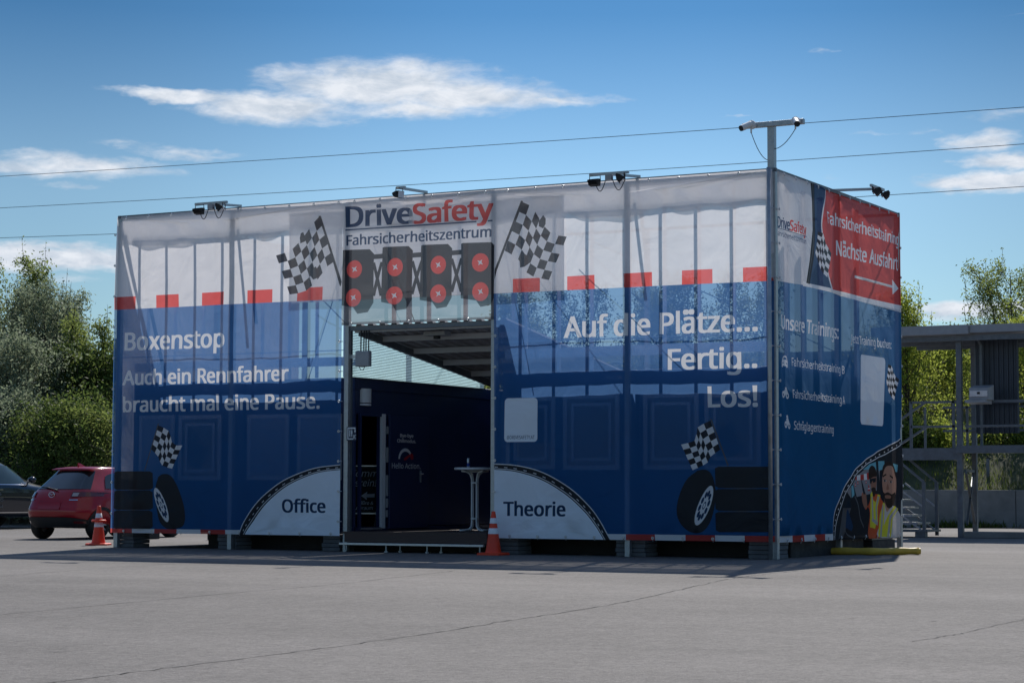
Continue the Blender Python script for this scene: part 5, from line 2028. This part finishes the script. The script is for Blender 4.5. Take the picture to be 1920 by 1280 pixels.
# ---- dark estate car behind
RB = [(.26, -2.2, 2.2, .82, 3.6), (.36, -2.3, 2.3, .88, 3.6), (.60, -2.36, 2.36, .91, 3.4), (.80, -2.34, 2.34, .915, 3.2), (1.00, -2.28, 2.15, .90, 3.2), (1.06, -2.24, 1.25, .87, 3.2),
      (1.3, -2.1, .85, .77, 3.3), (1.52, -1.9, .40, .67, 3.5), (1.62, -1.8, .1, .61, 3.5), (1.655, -1.6, -.1, .52, 3.3)]
lc = G(86, 990)
bc_o = Vector((lc.x, lc.y, 0)) + Vector((-1.08, -1.3, 0))
bcar, bbody = make_car('parked_car', bc_o, 0.02, "dark navy car with white door lettering parked beyond the red hatchback", 'bluecar', 'carglass2', RB, 1.05, 1.6)
for s_ in (-1, 1):
    grid_patch(lambda u, v, s_=s_: side_pt(RB, -.55 + .02 * v + (1.22 - .32 * v) * u, 1.075 + .42 * v, s_, .012), 10, 5, 'side_window', M['carglass2'], bcar)
    grid_patch(lambda u, v, s_=s_: side_pt(RB, -1.75 + .15 * v + (1.12 - .15 * v) * u, 1.075 + .42 * v, s_, .012), 10, 5, 'side_window', M['carglass2'], bcar)
    grid_patch(lambda u, v, s_=s_: side_pt(RB, -1.9 + 2.9 * u, 1.045 + .02 * v, s_, .016), 12, 1, 'window_trim', M['chrome'], bcar)
    grid_patch(lambda u, v, s_=s_: side_pt(RB, -1.2 + 2.2 * u, .38 + .025 * v, s_, .014), 12, 1, 'sill_strip', M['chrome'], bcar)
    b = B()
    p = side_pt(RB, .78, 1.10, s_, .02)
    q = p + Vector((s_ * .2, -.05, .06))
    b.tube([p, q], .02, 6)
    b.tube([q + Vector((-s_ * .10, 0, 0)), q + Vector((0, -.01, .01)), q + Vector((s_ * .09, 0, 0))], [.06, .085, .05], 10)
    b.build('mirror', M['bluecar'], bcar, smooth=True, world=False)
    for yy in (-.42, -1.5):
        b = B()
        p = side_pt(RB, yy, .93, s_, .03)
        b.bar(p + Vector((0, -.10, 0)), p + Vector((0, .10, 0)), .02, .028)
        b.build('handle', M['chrome'], bcar, world=False)
    for yy in (-1.38, 1.40):
        wheel(bcar, s_ * .78, yy, .34, .22, s_)
bcar.scale = (1.09, 1.09, 1.09)
# windscreen
_ws = lambda u, v: body_pt(RB, 1.08 + .44 * v, (-.75 + 1.5 * u) * (1 - .12 * v), .012)
grid_patch(_ws, 12, 5, 'windscreen', M['carglass2'], bcar)
# three short white lines of lettering on the front door
shp = []
for txt, y0, y1, z, h in (("&", -.44, -.36, .80, .075), ("KUS", -.60, -.28, .66, .08), ("6 344", -.66, -.28, .50, .075)):
    shp += [(v, e, 'n') for v, e, _ in text_shapes(txt, (y0, z), (y1, z), h, 'n', .012)]
lo = np.min([q[0].min(0) for q in shp], 0) - .02
hi = np.max([q[0].max(0) for q in shp], 0) + .02
v2, t2, m2 = partition([(lo[0], lo[1]), (hi[0], lo[1]), (hi[0], hi[1]), (lo[0], hi[1])], shp, 'z', .3)
b = B()
b.add([side_pt(RB, float(v[0]), float(v[1]), 1, .012) for v in v2], [tuple(int(i) for i in t) for t, k in zip(t2, m2) if k == 'n'])
b.build('door_lettering', M['galvd'], bcar, world=False)

# ================================================================== STEEL PLATFORM AT THE RIGHT
pf = thing('steel_platform', (-2.2, 17.5, 0), "grey galvanised steel platform with roof and side stairs, right of the building", 'platform')
Y1 = 16.9
pA = FY(1801, 900, Y1)
ZPL = FY(1830, 847, Y1).z
zRf = FY(1801, 629, Y1).z
x_r = FY(1990, 840, Y1).x
x_l = FY(1672, 840, Y1).x


def pbar(name, p, q, w, h, m='galvd', par=None):
    b = B()
    b.bar(p, q, w, h)
    return b.build(name, M[m], par or pf)


DEP = 2.6
for x in (pA.x, x_r - .1):
    pbar('post', (x, Y1, 0), (x, Y1, zRf), .12, .12)
    pbar('post', (FY(1828, 900, Y1 + DEP).x if x < 0 else x, Y1 + DEP, 0), (FY(1828, 900, Y1 + DEP).x if x < 0 else x, Y1 + DEP, zRf - .05), .11, .11)
pbar('deck_beam', (pA.x - .06, Y1 - .08, ZPL + .06), (x_r, Y1 - .08, ZPL + .06), .06, .17)
pbar('deck_beam', (x_l, Y1 + .02, ZPL - .04), (pA.x - .07, Y1 + .02, ZPL - .04), .06, .27)
B().box(x_l, x_r, Y1 + .06, Y1 + DEP, ZPL + .02, ZPL + .07).build('deck', M['galvd'], pf)
# roof slabs
b = B()
zt = FY(1801, 612, Y1).z
b.box(x_l - .3, pA.x + .35, Y1 - .5, Y1 + DEP + .5, zRf + .002, zt)
b.box(pA.x + .36, x_r + .3, Y1 - .4, Y1 + DEP + .4, zRf + .03, zt + .0)
b.build('roof', M['grey'], pf)
for yy in (Y1 - .2, Y1 + 1.2, Y1 + DEP):
    pbar('roof_beam', (x_l - .2, yy, zRf - .07), (x_r, yy, zRf - .07), .07, .12)
b = B()
b.tube([(pA.x + .16, Y1 + .4, zRf - .05), (pA.x + .33, Y1 + .4, zRf - .07), (pA.x + .38, Y1 + .4, zRf - .2), (pA.x + .38, Y1 + .4, ZPL)], .035, 8)
b.build('downpipe', M['galvd'], pf)
# guard rails
for (xa, xb) in ((FY(1707, 800, Y1).x, pA.x - .1), (pA.x + .1, x_r)):
    for z in (ZPL + 1.13, ZPL + .58):
        pbar('guard_rail', (xa, Y1 + .05, z), (xb, Y1 + .05, z), .05, .05)
        pbar('guard_rail', (xa, Y1 + DEP - .1, z - .03), (xb, Y1 + DEP - .1, z - .03), .05, .05)
for px in (1707, 1787):
    x = FY(px, 800, Y1).x
    pbar('baluster', (x, Y1 + .05, ZPL + .05), (x, Y1 + .05, ZPL + 1.15), .06, .05)
for px in (1737, 1816):
    x = FY(px, 800, Y1 + DEP).x
    pbar('baluster', (x, Y1 + DEP - .1, ZPL + .05), (x, Y1 + DEP - .1, ZPL + 1.12), .05, .05)
# upper flight rails rising to the right
p0, p1 = FY(1680, 792, Y1 + .9), FY(1738, 752, Y1 + .9)
pbar('stair_rail', p0, p1, .05, .05)
p0, p1 = FY(1680, 838, Y1 + .9), FY(1738, 800, Y1 + .9)
pbar('stair_rail', p0, p1, .05, .05)
# lower flight, going down to the right
ft = FY(1733, 1003, Y1 - .35)
for dy in (0, .95):
    p0, p1 = FY(1672, 853, Y1 - .35), FY(1732, 903, Y1 - .35)
    o_ = Vector((0, dy, 0))
    pbar('stair_rail', p0 + o_, p1 + o_, .05, .05)
    pbar('stair_rail', FY(1672, 905, Y1 - .35) + o_, FY(1731, 950, Y1 - .35) + o_, .035, .035, 'galv')
    pbar('stair_rail', FY(1672, 952, Y1 - .35) + o_, FY(1732, 996, Y1 - .35) + o_, .035, .035, 'galv')
    pbar('baluster', p1 + o_, Vector((p1.x, p1.y + dy, .03)), .07, .07)
for k in range(7):
    px, py = 1706 - 11 * k, 995 - 14.5 * k
    p = FY(px, py, Y1 - .35)
    B().box(p.x - .32, p.x + .32, Y1 - .33, Y1 + .58, p.z - .02, p.z + .02).build('step', M['galv'], pf)
p = FY(1736, 1000, Y1 - .35)
B().box(p.x - 1.2, p.x + .05, Y1 - .4, Y1 + .62, .12, .17).build('landing', M['galvd'], pf)
B().box(p.x - .25, p.x - .02, Y1 - .35, Y1 - .15, .003, .118).build('foot', M['galvd'], pf)
# cross bracing between the lower posts
pbar('brace', (pA.x + .1, Y1 + .1, 1.45), (FY(1828, 900, Y1 + DEP).x, Y1 + DEP - .06, .3), .05, .05)
pbar('brace', (pA.x + .1, Y1 + .14, .3), (FY(1828, 900, Y1 + DEP).x, Y1 + DEP - .1, 1.45), .05, .05)
pbar('brace', (pA.x + .05, Y1 + .2, 1.5), (FY(1828, 900, Y1 + DEP).x, Y1 + DEP - .1, 1.5), .05, .06)
# corrugated privacy panel
xa, xb = FY(1829, 700, Y1 + .7).x, FY(1910, 700, Y1 + .7).x
za, zb3 = FY(1870, 812, Y1 + .7).z, FY(1870, 627, Y1 + .7).z
b = B()
xs, ds = [], []
x = xa
while x < xb:
    for dx, h in ((0, 0), (.045, 0), (.06, .03), (.095, .03), (.11, 0)):
        xs.append(min(x + dx, xb))
        ds.append(h)
    x += .11
n = len(xs)
vs = [(x, Y1 + .7 - h, z) for z in (za, zb3) for x, h in zip(xs, ds)] + [(x, Y1 + .72, z) for z in (za, zb3) for x in (xa, xb)]
b.add(vs, [(i, i + 1, n + i + 1, n + i) for i in range(n - 1)] + [(2 * n, 2 * n + 2, 2 * n + 3, 2 * n + 1)])
b.build('privacy_panel', M['sheet'], pf)
for z in (ZPL + 1.13,):
    pbar('panel_bar', (xa - .1, Y1 + .62, z), (xb + .1, Y1 + .62, z), .03, .04)
# metal box on the guard rail
q0, q1 = FY(1826, 758, Y1 - .08), FY(1872, 721, Y1 - .08)
mb = thing('metal_cabinet', ((q0.x + q1.x) / 2, Y1 - .1, q0.z), "grey sheet metal cabinet with sloped lid hung on the platform railing", 'cabinet')
x0, x1, z0, z1 = q0.x, q1.x - .12, q0.z, q1.z
b = B()
vs = [(x, y, z) for x in (x0, x1) for y, z in ((Y1 - .45, z0 + .09), (Y1 - .45, z1 - .08), (Y1 - .02, z1), (Y1 - .02, z0 + .09))]
b.add(vs, [(0, 3, 2, 1), (4, 5, 6, 7), (0, 1, 5, 4), (1, 2, 6, 5), (2, 3, 7, 6), (3, 0, 4, 7)])
b.build('housing', M['grey'], mb, bevel=.006)
zf = z0 + .16
B().box(x0 + .02, x1 - .02, Y1 - .47, Y1 - .452, zf, zf + .13).build('front_flap', M['alu'], mb)
B().box((x0 + x1) / 2 - .03, (x0 + x1) / 2 + .03, Y1 - .49, Y1 - .472, zf + .05, zf + .10).build('lock', M['dark'], mb)
b = B()
vs = [(x, y, z) for x in (x0 - .08, x1 - .05) for y, z in ((Y1 - .5, z0 + .03), (Y1 - .5, z0 + .085), (Y1 - .02, z0 + .085), (Y1 - .02, z0 - .0))]
b.add(vs, [(0, 3, 2, 1), (4, 5, 6, 7), (0, 1, 5, 4), (1, 2, 6, 5), (2, 3, 7, 6), (3, 0, 4, 7)])
b.build('shelf', M['grey'], mb)
# kerb below the platform
xk = FY(1808, 1005, Y1 - .2).x
kb = B().box(xk, 9, Y1 - .25, Y1 + .1, .002, .14).build('kerb', M['conc'], bevel=.01)
tag(kb, kind='structure')

# ================================================================== CONCRETE WALL, SLOPE, WEEDS
w0, w1 = G(1560, 988), G(2080, 990)
zwt = AT(1800, 918, (w0 - CAM).dot(fw)).z
dw = (w1 - w0).normalized()
cw = thing('retaining_wall', ((w0.x + w1.x) / 2, (w0.y + w1.y) / 2, 0), "low weathered concrete retaining wall below the grassy bank", 'wall')
nn = Vector((-dw.y, dw.x, 0))
Ln = (w1 - w0).length
for k in range(6):
    a, c = w0 + dw * (Ln * k / 6 + .008), w0 + dw * (Ln * (k + 1) / 6 - .008)
    b = B()
    vs = [(p.x + nn.x * o, p.y + nn.y * o, z) for p in (a, c) for o, z in ((0, .003), (.02, zwt), (.3, zwt), (.3, .003))]
    b.add(vs, [(0, 1, 2, 3), (7, 6, 5, 4), (0, 4, 5, 1), (1, 5, 6, 2), (2, 6, 7, 3), (3, 7, 4, 0)])
    b.build('wall_panel', M['conc'], cw, bevel=.012)


def grass_mat():
    m, t, out = base_mat("grassy_bank")
    p = N(t, 'ShaderNodeBsdfPrincipled')
    g = N(t, 'ShaderNodeTexCoord')
    n = N(t, 'ShaderNodeTexNoise')
    n.inputs['Scale'].default_value = .8
    n.inputs['Detail'].default_value = 8
    n.inputs['Roughness'].default_value = .75
    t.links.new(g.outputs['Object'], n.inputs['Vector'])
    r = N(t, 'ShaderNodeValToRGB')
    r.color_ramp.elements[0].position, r.color_ramp.elements[0].color = .35, (.022, .032, .010, 1)
    r.color_ramp.elements[1].position, r.color_ramp.elements[1].color = .68, (.095, .10, .040, 1)
    t.links.new(n.outputs[0], r.inputs[0])
    t.links.new(r.outputs[0], p.inputs['Base Color'])
    p.inputs['Roughness'].default_value = .95
    t.links.new(p.outputs[0], out.inputs[0])
    return m


M['bank'] = grass_mat()
# the bank behind the wall: rises away from it
bank_h = lambda s_: zwt - .1 + 2.6 * (1 - math.exp(-s_ / 5.0)) + .05 * s_
ext0, ext1 = -60, 60
b = B()
nu, nv = 90, 26
vs = []
for j in range(nv + 1):
    s_ = 70 * (j / nv) ** 2.2
    for i in range(nu + 1):
        u = ext0 + (Ln + ext1 - ext0) * i / nu
        p = w0 + dw * u + nn * (s_ + .32)
        vs.append((p.x, p.y, (bank_h(s_) if s_ > 0 else zwt - .1) + (.18 * math.sin(u * .9 + s_) * math.sin(s_ * .7 + 1) if s_ > .5 else 0)))
b.add(vs, [(j * (nu + 1) + i, j * (nu + 1) + i + 1, (j + 1) * (nu + 1) + i + 1, (j + 1) * (nu + 1) + i) for j in range(nv) for i in range(nu)])
tag(b.build('grass_bank', M['bank'], smooth=True), kind='structure')

M['blade'] = leaf_mat("grass_blade", (.055, .095, .016), (.12, .16, .035), .5)
M['blade2'] = leaf_mat("dry_grass_blade", (.12, .115, .045), (.07, .09, .028), .4)


def quads_mesh(name, C_, U, V_, mat, parent=None, kind=None):
    """many leaf-sized quads: centres, half-axis vectors"""
    n = len(C_)
    co = np.empty((n, 4, 3))
    co[:, 0] = C_ - U
    co[:, 1] = C_ - V_ * .8
    co[:, 2] = C_ + U
    co[:, 3] = C_ + V_ * .8
    me = bpy.data.meshes.new(name)
    me.vertices.add(n * 4)
    me.vertices.foreach_set('co', co.reshape(-1))
    me.loops.add(n * 4)
    me.loops.foreach_set('vertex_index', np.arange(n * 4, dtype=np.int32))
    me.polygons.add(n)
    me.polygons.foreach_set('loop_start', np.arange(0, n * 4, 4, dtype=np.int32))
    me.polygons.foreach_set('loop_total', np.full(n, 4, dtype=np.int32))
    mats = mat if isinstance(mat, list) else [mat]
    for mm in mats:
        me.materials.append(mm)
    if len(mats) > 1:
        me.polygons.foreach_set('material_index', (rng.random(n) < .35).astype(np.int32))
    me.update(calc_edges=True)
    o = bpy.data.objects.new(name, me)
    COL.objects.link(o)
    if parent is not None:
        o.parent = parent
    if kind:
        tag(o, kind=kind)
    return o


nb = 80000
u = rng.uniform(-22, Ln + 14, nb)
s_ = 26 * rng.random(nb) ** 1.6
clump = np.sin(u * 1.7 + s_ * .9) * np.sin(u * .6 - s_ * 1.3) + rng.normal(0, .5, nb)
keep = clump > -.5
u, s_ = u[keep], s_[keep]
nb = len(u)
base = np.array(w0)[None, :] + np.array(dw)[None, :] * u[:, None] + np.array(nn)[None, :] * (s_ + .32)[:, None]
base[:, 2] = [bank_h(q) for q in s_]
hgt = rng.gamma(3, .042, nb) + .04
U = np.stack([rng.normal(0, .3, nb), rng.normal(0, .3, nb), np.ones(nb)], 1) * (hgt / 2)[:, None]
an = rng.uniform(0, 6.28, nb)
V_ = np.stack([np.cos(an), np.sin(an), 0 * an], 1) * .013
go = quads_mesh('wild_grass', base + U * .9, U, V_, [M['blade'], M['blade2']], None, 'stuff')
tag(go, "tall rough grass and weeds on the bank above the concrete wall", 'grass')
# thin weeds at the foot of the wall
nb = 5000
u = rng.uniform(0, Ln, nb)
base = np.array(w0)[None, :] + np.array(dw)[None, :] * u[:, None] - np.array(nn)[None, :] * (.02 + .5 * rng.random(nb) ** 2)[:, None]
base[:, 2] = 0
keep = np.sin(u * 2.1) + rng.normal(0, .6, nb) > .2
base = base[keep]
nb = len(base)
hgt = rng.gamma(3, .03, nb) + .03
U = np.stack([rng.normal(0, .4, nb), rng.normal(0, .4, nb), np.ones(nb)], 1) * (hgt / 2)[:, None]
an = rng.uniform(0, 6.28, nb)
V_ = np.stack([np.cos(an), np.sin(an), 0 * an], 1) * .03
go = quads_mesh('weeds', base + U * .9, U, V_, [M['blade'], M['blade2']], None, 'stuff')
tag(go, "low weeds growing at the foot of the concrete wall", 'weeds')
# lone fence posts on the bank
for px, py0, py1 in ((1853, 920, 859),):
    p = AT(px, py0, (w0 - CAM).dot(fw) + 1.2)
    q = AT(px, py1, (w0 - CAM).dot(fw) + 1.2)
    fp = thing('fence_post', (p.x, p.y, zwt - .1), "slim grey fence post standing on the grassy bank behind the platform", 'fence post')
    B().box(p.x - .04, p.x + .04, p.y - .04, p.y + .04, zwt - .1, q.z).build('post', M['galvd'], fp)
    B().box(p.x - .05, p.x + .05, p.y - .05, p.y + .05, q.z + .001, q.z + .03).build('cap', M['dark'], fp)

# ================================================================== FAR HALL
h0, h1 = AT(900, 664, 100), AT(1960, 682, 92)
hz = 7.2
hl = thing('industrial_hall', ((h0.x + h1.x) / 2, (h0.y + h1.y) / 2, 0), "long flat-roofed grey industrial hall beyond the grassy bank", 'hall')
dh = Vector((h1.x - h0.x, h1.y - h0.y, 0))
LH = dh.length
dh.normalize()
nh = Vector((-dh.y, dh.x, 0))
hb = lambda u, v, z: Vector((h0.x, h0.y, 0)) + dh * u + nh * v + Vector((0, 0, z))


def hbox(u0, u1, v0, v1, z0, z1, name, m):
    b = B()
    b.add([hb(u_, v, z) for z in (z0, z1) for v in (v0, v1) for u_ in (u0, u1)], [(0, 2, 3, 1), (4, 5, 7, 6), (0, 1, 5, 4), (2, 6, 7, 3), (0, 4, 6, 2), (1, 3, 7, 5)])
    return b.build(name, M[m], hl)


hbox(0, LH, 0, 22, 0, hz - .35, 'wall', 'hall')
hbox(-.2, LH + .2, -.2, 22.2, hz - .345, hz, 'roof', 'pale')
for k in range(12):
    u0 = LH * (k + .2) / 12
    hbox(u0, u0 + LH / 12 * .6, -.06, -.005, hz - 2.6, hz - 1.5, 'window', 'winglass')

# ================================================================== TREES
LEAF = {
    'silver': leaf_mat("silver_leaf", (.14, .185, .115), (.235, .28, .185), .5),
    'willow': leaf_mat("willow_leaf", (.105, .16, .042), (.19, .24, .07), .55),
    'dark': leaf_mat("dark_leaf", (.042, .082, .022), (.125, .175, .045), .5),
    'bright': leaf_mat("bright_leaf", (.16, .235, .035), (.29, .35, .07), .62),
}


def make_tree(name, label, H, R, leaf, nleaf, seed, mat, base=.1, up_=.6, sigma=.28, nl=16, stems=1, droop=0.0, group=None):
    """tapered stem(s), limbs and twigs; leaf quads cluster along the twigs"""
    rg = np.random.default_rng(seed)
    t = thing(name, (0, 0, 0), label, 'tree' if name != 'bush' else 'bush', group)
    b = B()
    anchors, wts, tight = [], [], []
    for st in range(stems):
        a0 = rg.uniform(0, 6.28)
        lean = .0 if stems == 1 else rg.uniform(.15, .4)
        sx, sy = math.cos(a0) * lean, math.sin(a0) * lean
        P = []
        for k in range(7):
            q = k / 6
            P.append(Vector((sx * H * q * .5 + rg.normal(0, .03) * H * .2 * q, sy * H * q * .5 + rg.normal(0, .03) * H * .2 * q, H * .94 * q)))
        r0 = .018 * H / (stems ** .4)
        b.tube(P, [max(.012, r0 * (1 - .92 * k / 6)) for k in range(7)], 7)
        for i in range(nl):
            q = base + (0.97 - base) * (i + rg.uniform(0, .8)) / nl
            k = min(5, int(q * 6))
            p = P[k].lerp(P[k + 1], q * 6 - k)
            az_ = i * 2.4 + rg.uniform(-.5, .5)
            shape = (1 - max(0, (q - .30)) / .75) ** .9 if q > .30 else .65 + .35 * q / .30
            ln_ = R * shape * rg.uniform(.75, 1.2) + .35
            el_ = up_ + rg.uniform(-.2, .25) + .25 * q
            d = Vector((math.cos(az_) * math.cos(el_), math.sin(az_) * math.cos(el_), math.sin(el_)))
            pts = [p]
            for m_ in range(5):
                d = (d + Vector((rg.normal(0, .13), rg.normal(0, .13), .07 - droop * m_ * .12))).normalized()
                pts.append(pts[-1] + d * ln_ / 5)
            rl = max(.012, r0 * (1 - .8 * q) * .5)
            b.tube(pts, [max(.006, rl * (1 - m_ / 5.5)) for m_ in range(6)], 5)
            for m_ in range(1, 6):
                anchors.append(pts[m_])
                wts.append(.5 + .25 * m_)
            if rg.random() < .55 and q > .25:                 # a leader shoot standing out of the crown
                e1 = pts[-1] + Vector((d.x * .15, d.y * .15, 1)).normalized() * rg.uniform(.35, .95) * min(1.0, R * .45)
                b.tube([pts[-1], e1], [.010, .004], 4, caps=False)
                for f_ in (.15, .35, .55, .75, .95):
                    anchors.append(pts[-1].lerp(e1, f_))
                    wts.append(.35)
                    tight.append(len(anchors) - 1)
            for tw in range(7):
                m_ = rg.integers(1, 5)
                pp_ = pts[m_]
                dd = (d + Vector((rg.normal(0, .75), rg.normal(0, .75), rg.normal(.15, .45) - droop))).normalized()
                tl_ = ln_ * rg.uniform(.25, .5)
                e1, e2 = pp_ + dd * tl_ * .5, pp_ + dd * tl_ + Vector((0, 0, -droop * .2))
                b.tube([pp_, e1, e2], [.010, .007, .004], 4, caps=False)
                for f_ in (.3, .55, .8, 1.0):
                    anchors.append(pp_.lerp(e2, f_))
                    wts.append(1.0)
    b.build('trunk', M['bark'], t)
    A = np.array([tuple(a) for a in anchors])
    wts = np.array(wts)
    wts = wts * rg.uniform(.2, 1.8, len(wts))
    ix = rg.choice(len(A), nleaf, p=wts / wts.sum())
    sg = np.full(len(A), sigma)
    sg[tight] = .07
    C_ = A[ix] + rg.normal(0, 1, (nleaf, 3)) * sg[ix][:, None] * np.array([1, 1, .85])
    C_ = C_[C_[:, 2] > .15]
    n = len(C_)
    d1 = rg.normal(0, 1, (n, 3)) + np.array([0, 0, -.2])
    d1 /= np.linalg.norm(d1, axis=1)[:, None]
    d2 = np.cross(d1, rg.normal(0, 1, (n, 3)))
    d2 /= np.linalg.norm(d2, axis=1)[:, None]
    sz = leaf * rg.uniform(.6, 1.3, n)
    quads_mesh('crown', C_, d1 * sz[:, None], d2 * (sz * .55)[:, None], LEAF[mat], t)
    return t


def place(t, px, dist, rz=0, sc=1.0, ground=0.0):
    d = ray(px, 920)
    p = CAM + d * (dist / F_PX)
    t.location = (p.x, p.y, ground)
    t.rotation_euler = (0, 0, rz)
    t.scale = (sc, sc, sc)
    return t


def hgt(py, dist):
    return (916 - py) / F_PX * dist + 1.0


TG = 'trees beyond the parked cars'
place(make_tree('willow_tree', "tall yellow-green willow at the photo's left edge, behind the dark car", hgt(466, 72), 2.7, .06, 26000, 11, 'willow', .10, .8, .17, 26, 3, group=TG), -6, 72)
place(make_tree('silver_tree', "grey-green tree with upswept branches behind the gap between both cars", hgt(536, 70), 2.7, .055, 30000, 12, 'silver', .05, .85, .15, 30, 4, group=TG), 78, 70)
place(make_tree('silver_tree', "low wide grey-green tree above the dark car's roof", hgt(640, 66), 2.8, .055, 26000, 13, 'silver', .05, .55, .19, 24, 3, group=TG), 40, 66)
place(make_tree('slender_tree', "slender young green tree against the building's left edge", hgt(586, 68), 1.5, .055, 13000, 14, 'willow', .1, 1.1, .13, 22, 3, group=TG), 194, 68)
place(make_tree('dark_tree', "dark green broad tree behind the red hatchback", hgt(670, 66), 2.9, .06, 30000, 15, 'dark', .05, .55, .19, 22, 3, group=TG), 160, 67)
place(make_tree('bush', "mid-green bush above the red hatchback's roof", hgt(780, 60), 1.3, .05, 15000, 16, 'willow', .05, .5, .2, 16, 3, group=TG), 196, 61)
place(make_tree('bush', "shaded dark bush above the red hatchback's rear window", hgt(780, 62), 2.2, .06, 26000, 17, 'dark', .03, .45, .26, 16, 3, group=TG), 120, 62)
place(make_tree('bush', "grey-green bush right behind the dark car", hgt(760, 62), 2.1, .055, 26000, 18, 'silver', .03, .5, .26, 16, 3, group=TG), 20, 63)
place(make_tree('dark_tree', "dark tree half hidden by the building's left end", hgt(690, 74), 3.2, .08, 26000, 19, 'dark', .05, .5, .32, 18, 2, group=TG), 255, 74)
place(make_tree('dark_tree', "dark tree filling the gap low between the left-hand trees", hgt(640, 76), 3.6, .08, 36000, 20, 'dark', .04, .45, .34, 20, 3, group=TG), 70, 77)

TG2 = 'trees on the grassy bank'
gb_ = lambda dist: 2.2
D0 = (w0 - CAM).dot(fw)
spec = [(1716, D0 + 6, 548, 2.2, 20000, "light green tree with sparse crown just right of the building, beside the stairs", 'bright', .9),
        (1770, D0 + 10, 640, 2.2, 16000, "light green young tree behind the platform's left railing", 'bright', .8),
        (1905, D0 + 12, 492, 3.2, 24000, "tall airy tree behind the platform roof at the photo's right edge", 'willow', .7),
        (1950, D0 + 5, 600, 2.4, 18000, "leafy tree right of the corrugated panel at the photo's right edge", 'bright', .6),
        (1850, D0 + 14, 660, 2.4, 16000, "tree behind the corrugated panel", 'bright', .7),
        (1680, D0 + 9, 620, 2.2, 14000, "tree half hidden by the narrow end's rear edge", 'bright', .8)]
for i, (px, dd, top, rad, nlv, lb, mt, u_) in enumerate(spec):
    g0 = 1.9
    H = hgt(top, dd) - g0
    place(make_tree('birch_tree', lb, H, rad, .055, int(nlv * .5), 40 + i, mt, .12, u_, .15, 18, 2 if i != 2 else 3, .05, group=TG2), px, dd, ground=g0)
for i, (px, dd, top, lb) in enumerate(((1740, D0 + 3.5, 815, "low bush above the wall, left of the platform's front post"), (1870, D0 + 4, 835, "low bush under the corrugated panel"),
                                       (1935, D0 + 4, 820, "low bush at the right edge above the wall"), (1700, D0 + 3, 850, "low bush on the bank beside the stairs' foot"))):
    g0 = 1.3
    place(make_tree('bush', lb, max(1.2, hgt(top, dd) - g0), 1.3, .06, 9000, 60 + i, ('bright', 'dark', 'bright', 'dark')[i], .03, .4, .2, 10, 2, group=TG2), px, dd, ground=g0)
# trees behind the building, seen through the upper mesh
TG3 = 'trees seen through the mesh banners'
hid = [(960, 84, 540, 'willow', "tree seen through the mesh left of the first red block beside the lettering"), (1070, 88, 520, 'dark', "tree seen through the mesh above the word Auf"),
       (1190, 86, 535, 'willow', "tree seen through the mesh above the word die"), (1290, 82, 505, 'dark', "tree seen through the mesh above the word Plätze"),
       (1400, 84, 500, 'willow', "tree seen through the mesh beside the corner post")]
for i, (px, dd, top, mt, lb) in enumerate(hid):
    place(make_tree('birch_tree', lb, hgt(top, dd) - 2.0, 2.4, .065, 9000, 80 + i, mt, .15, .85, .18, 18, 2, group=TG3), px, dd, ground=2.0)
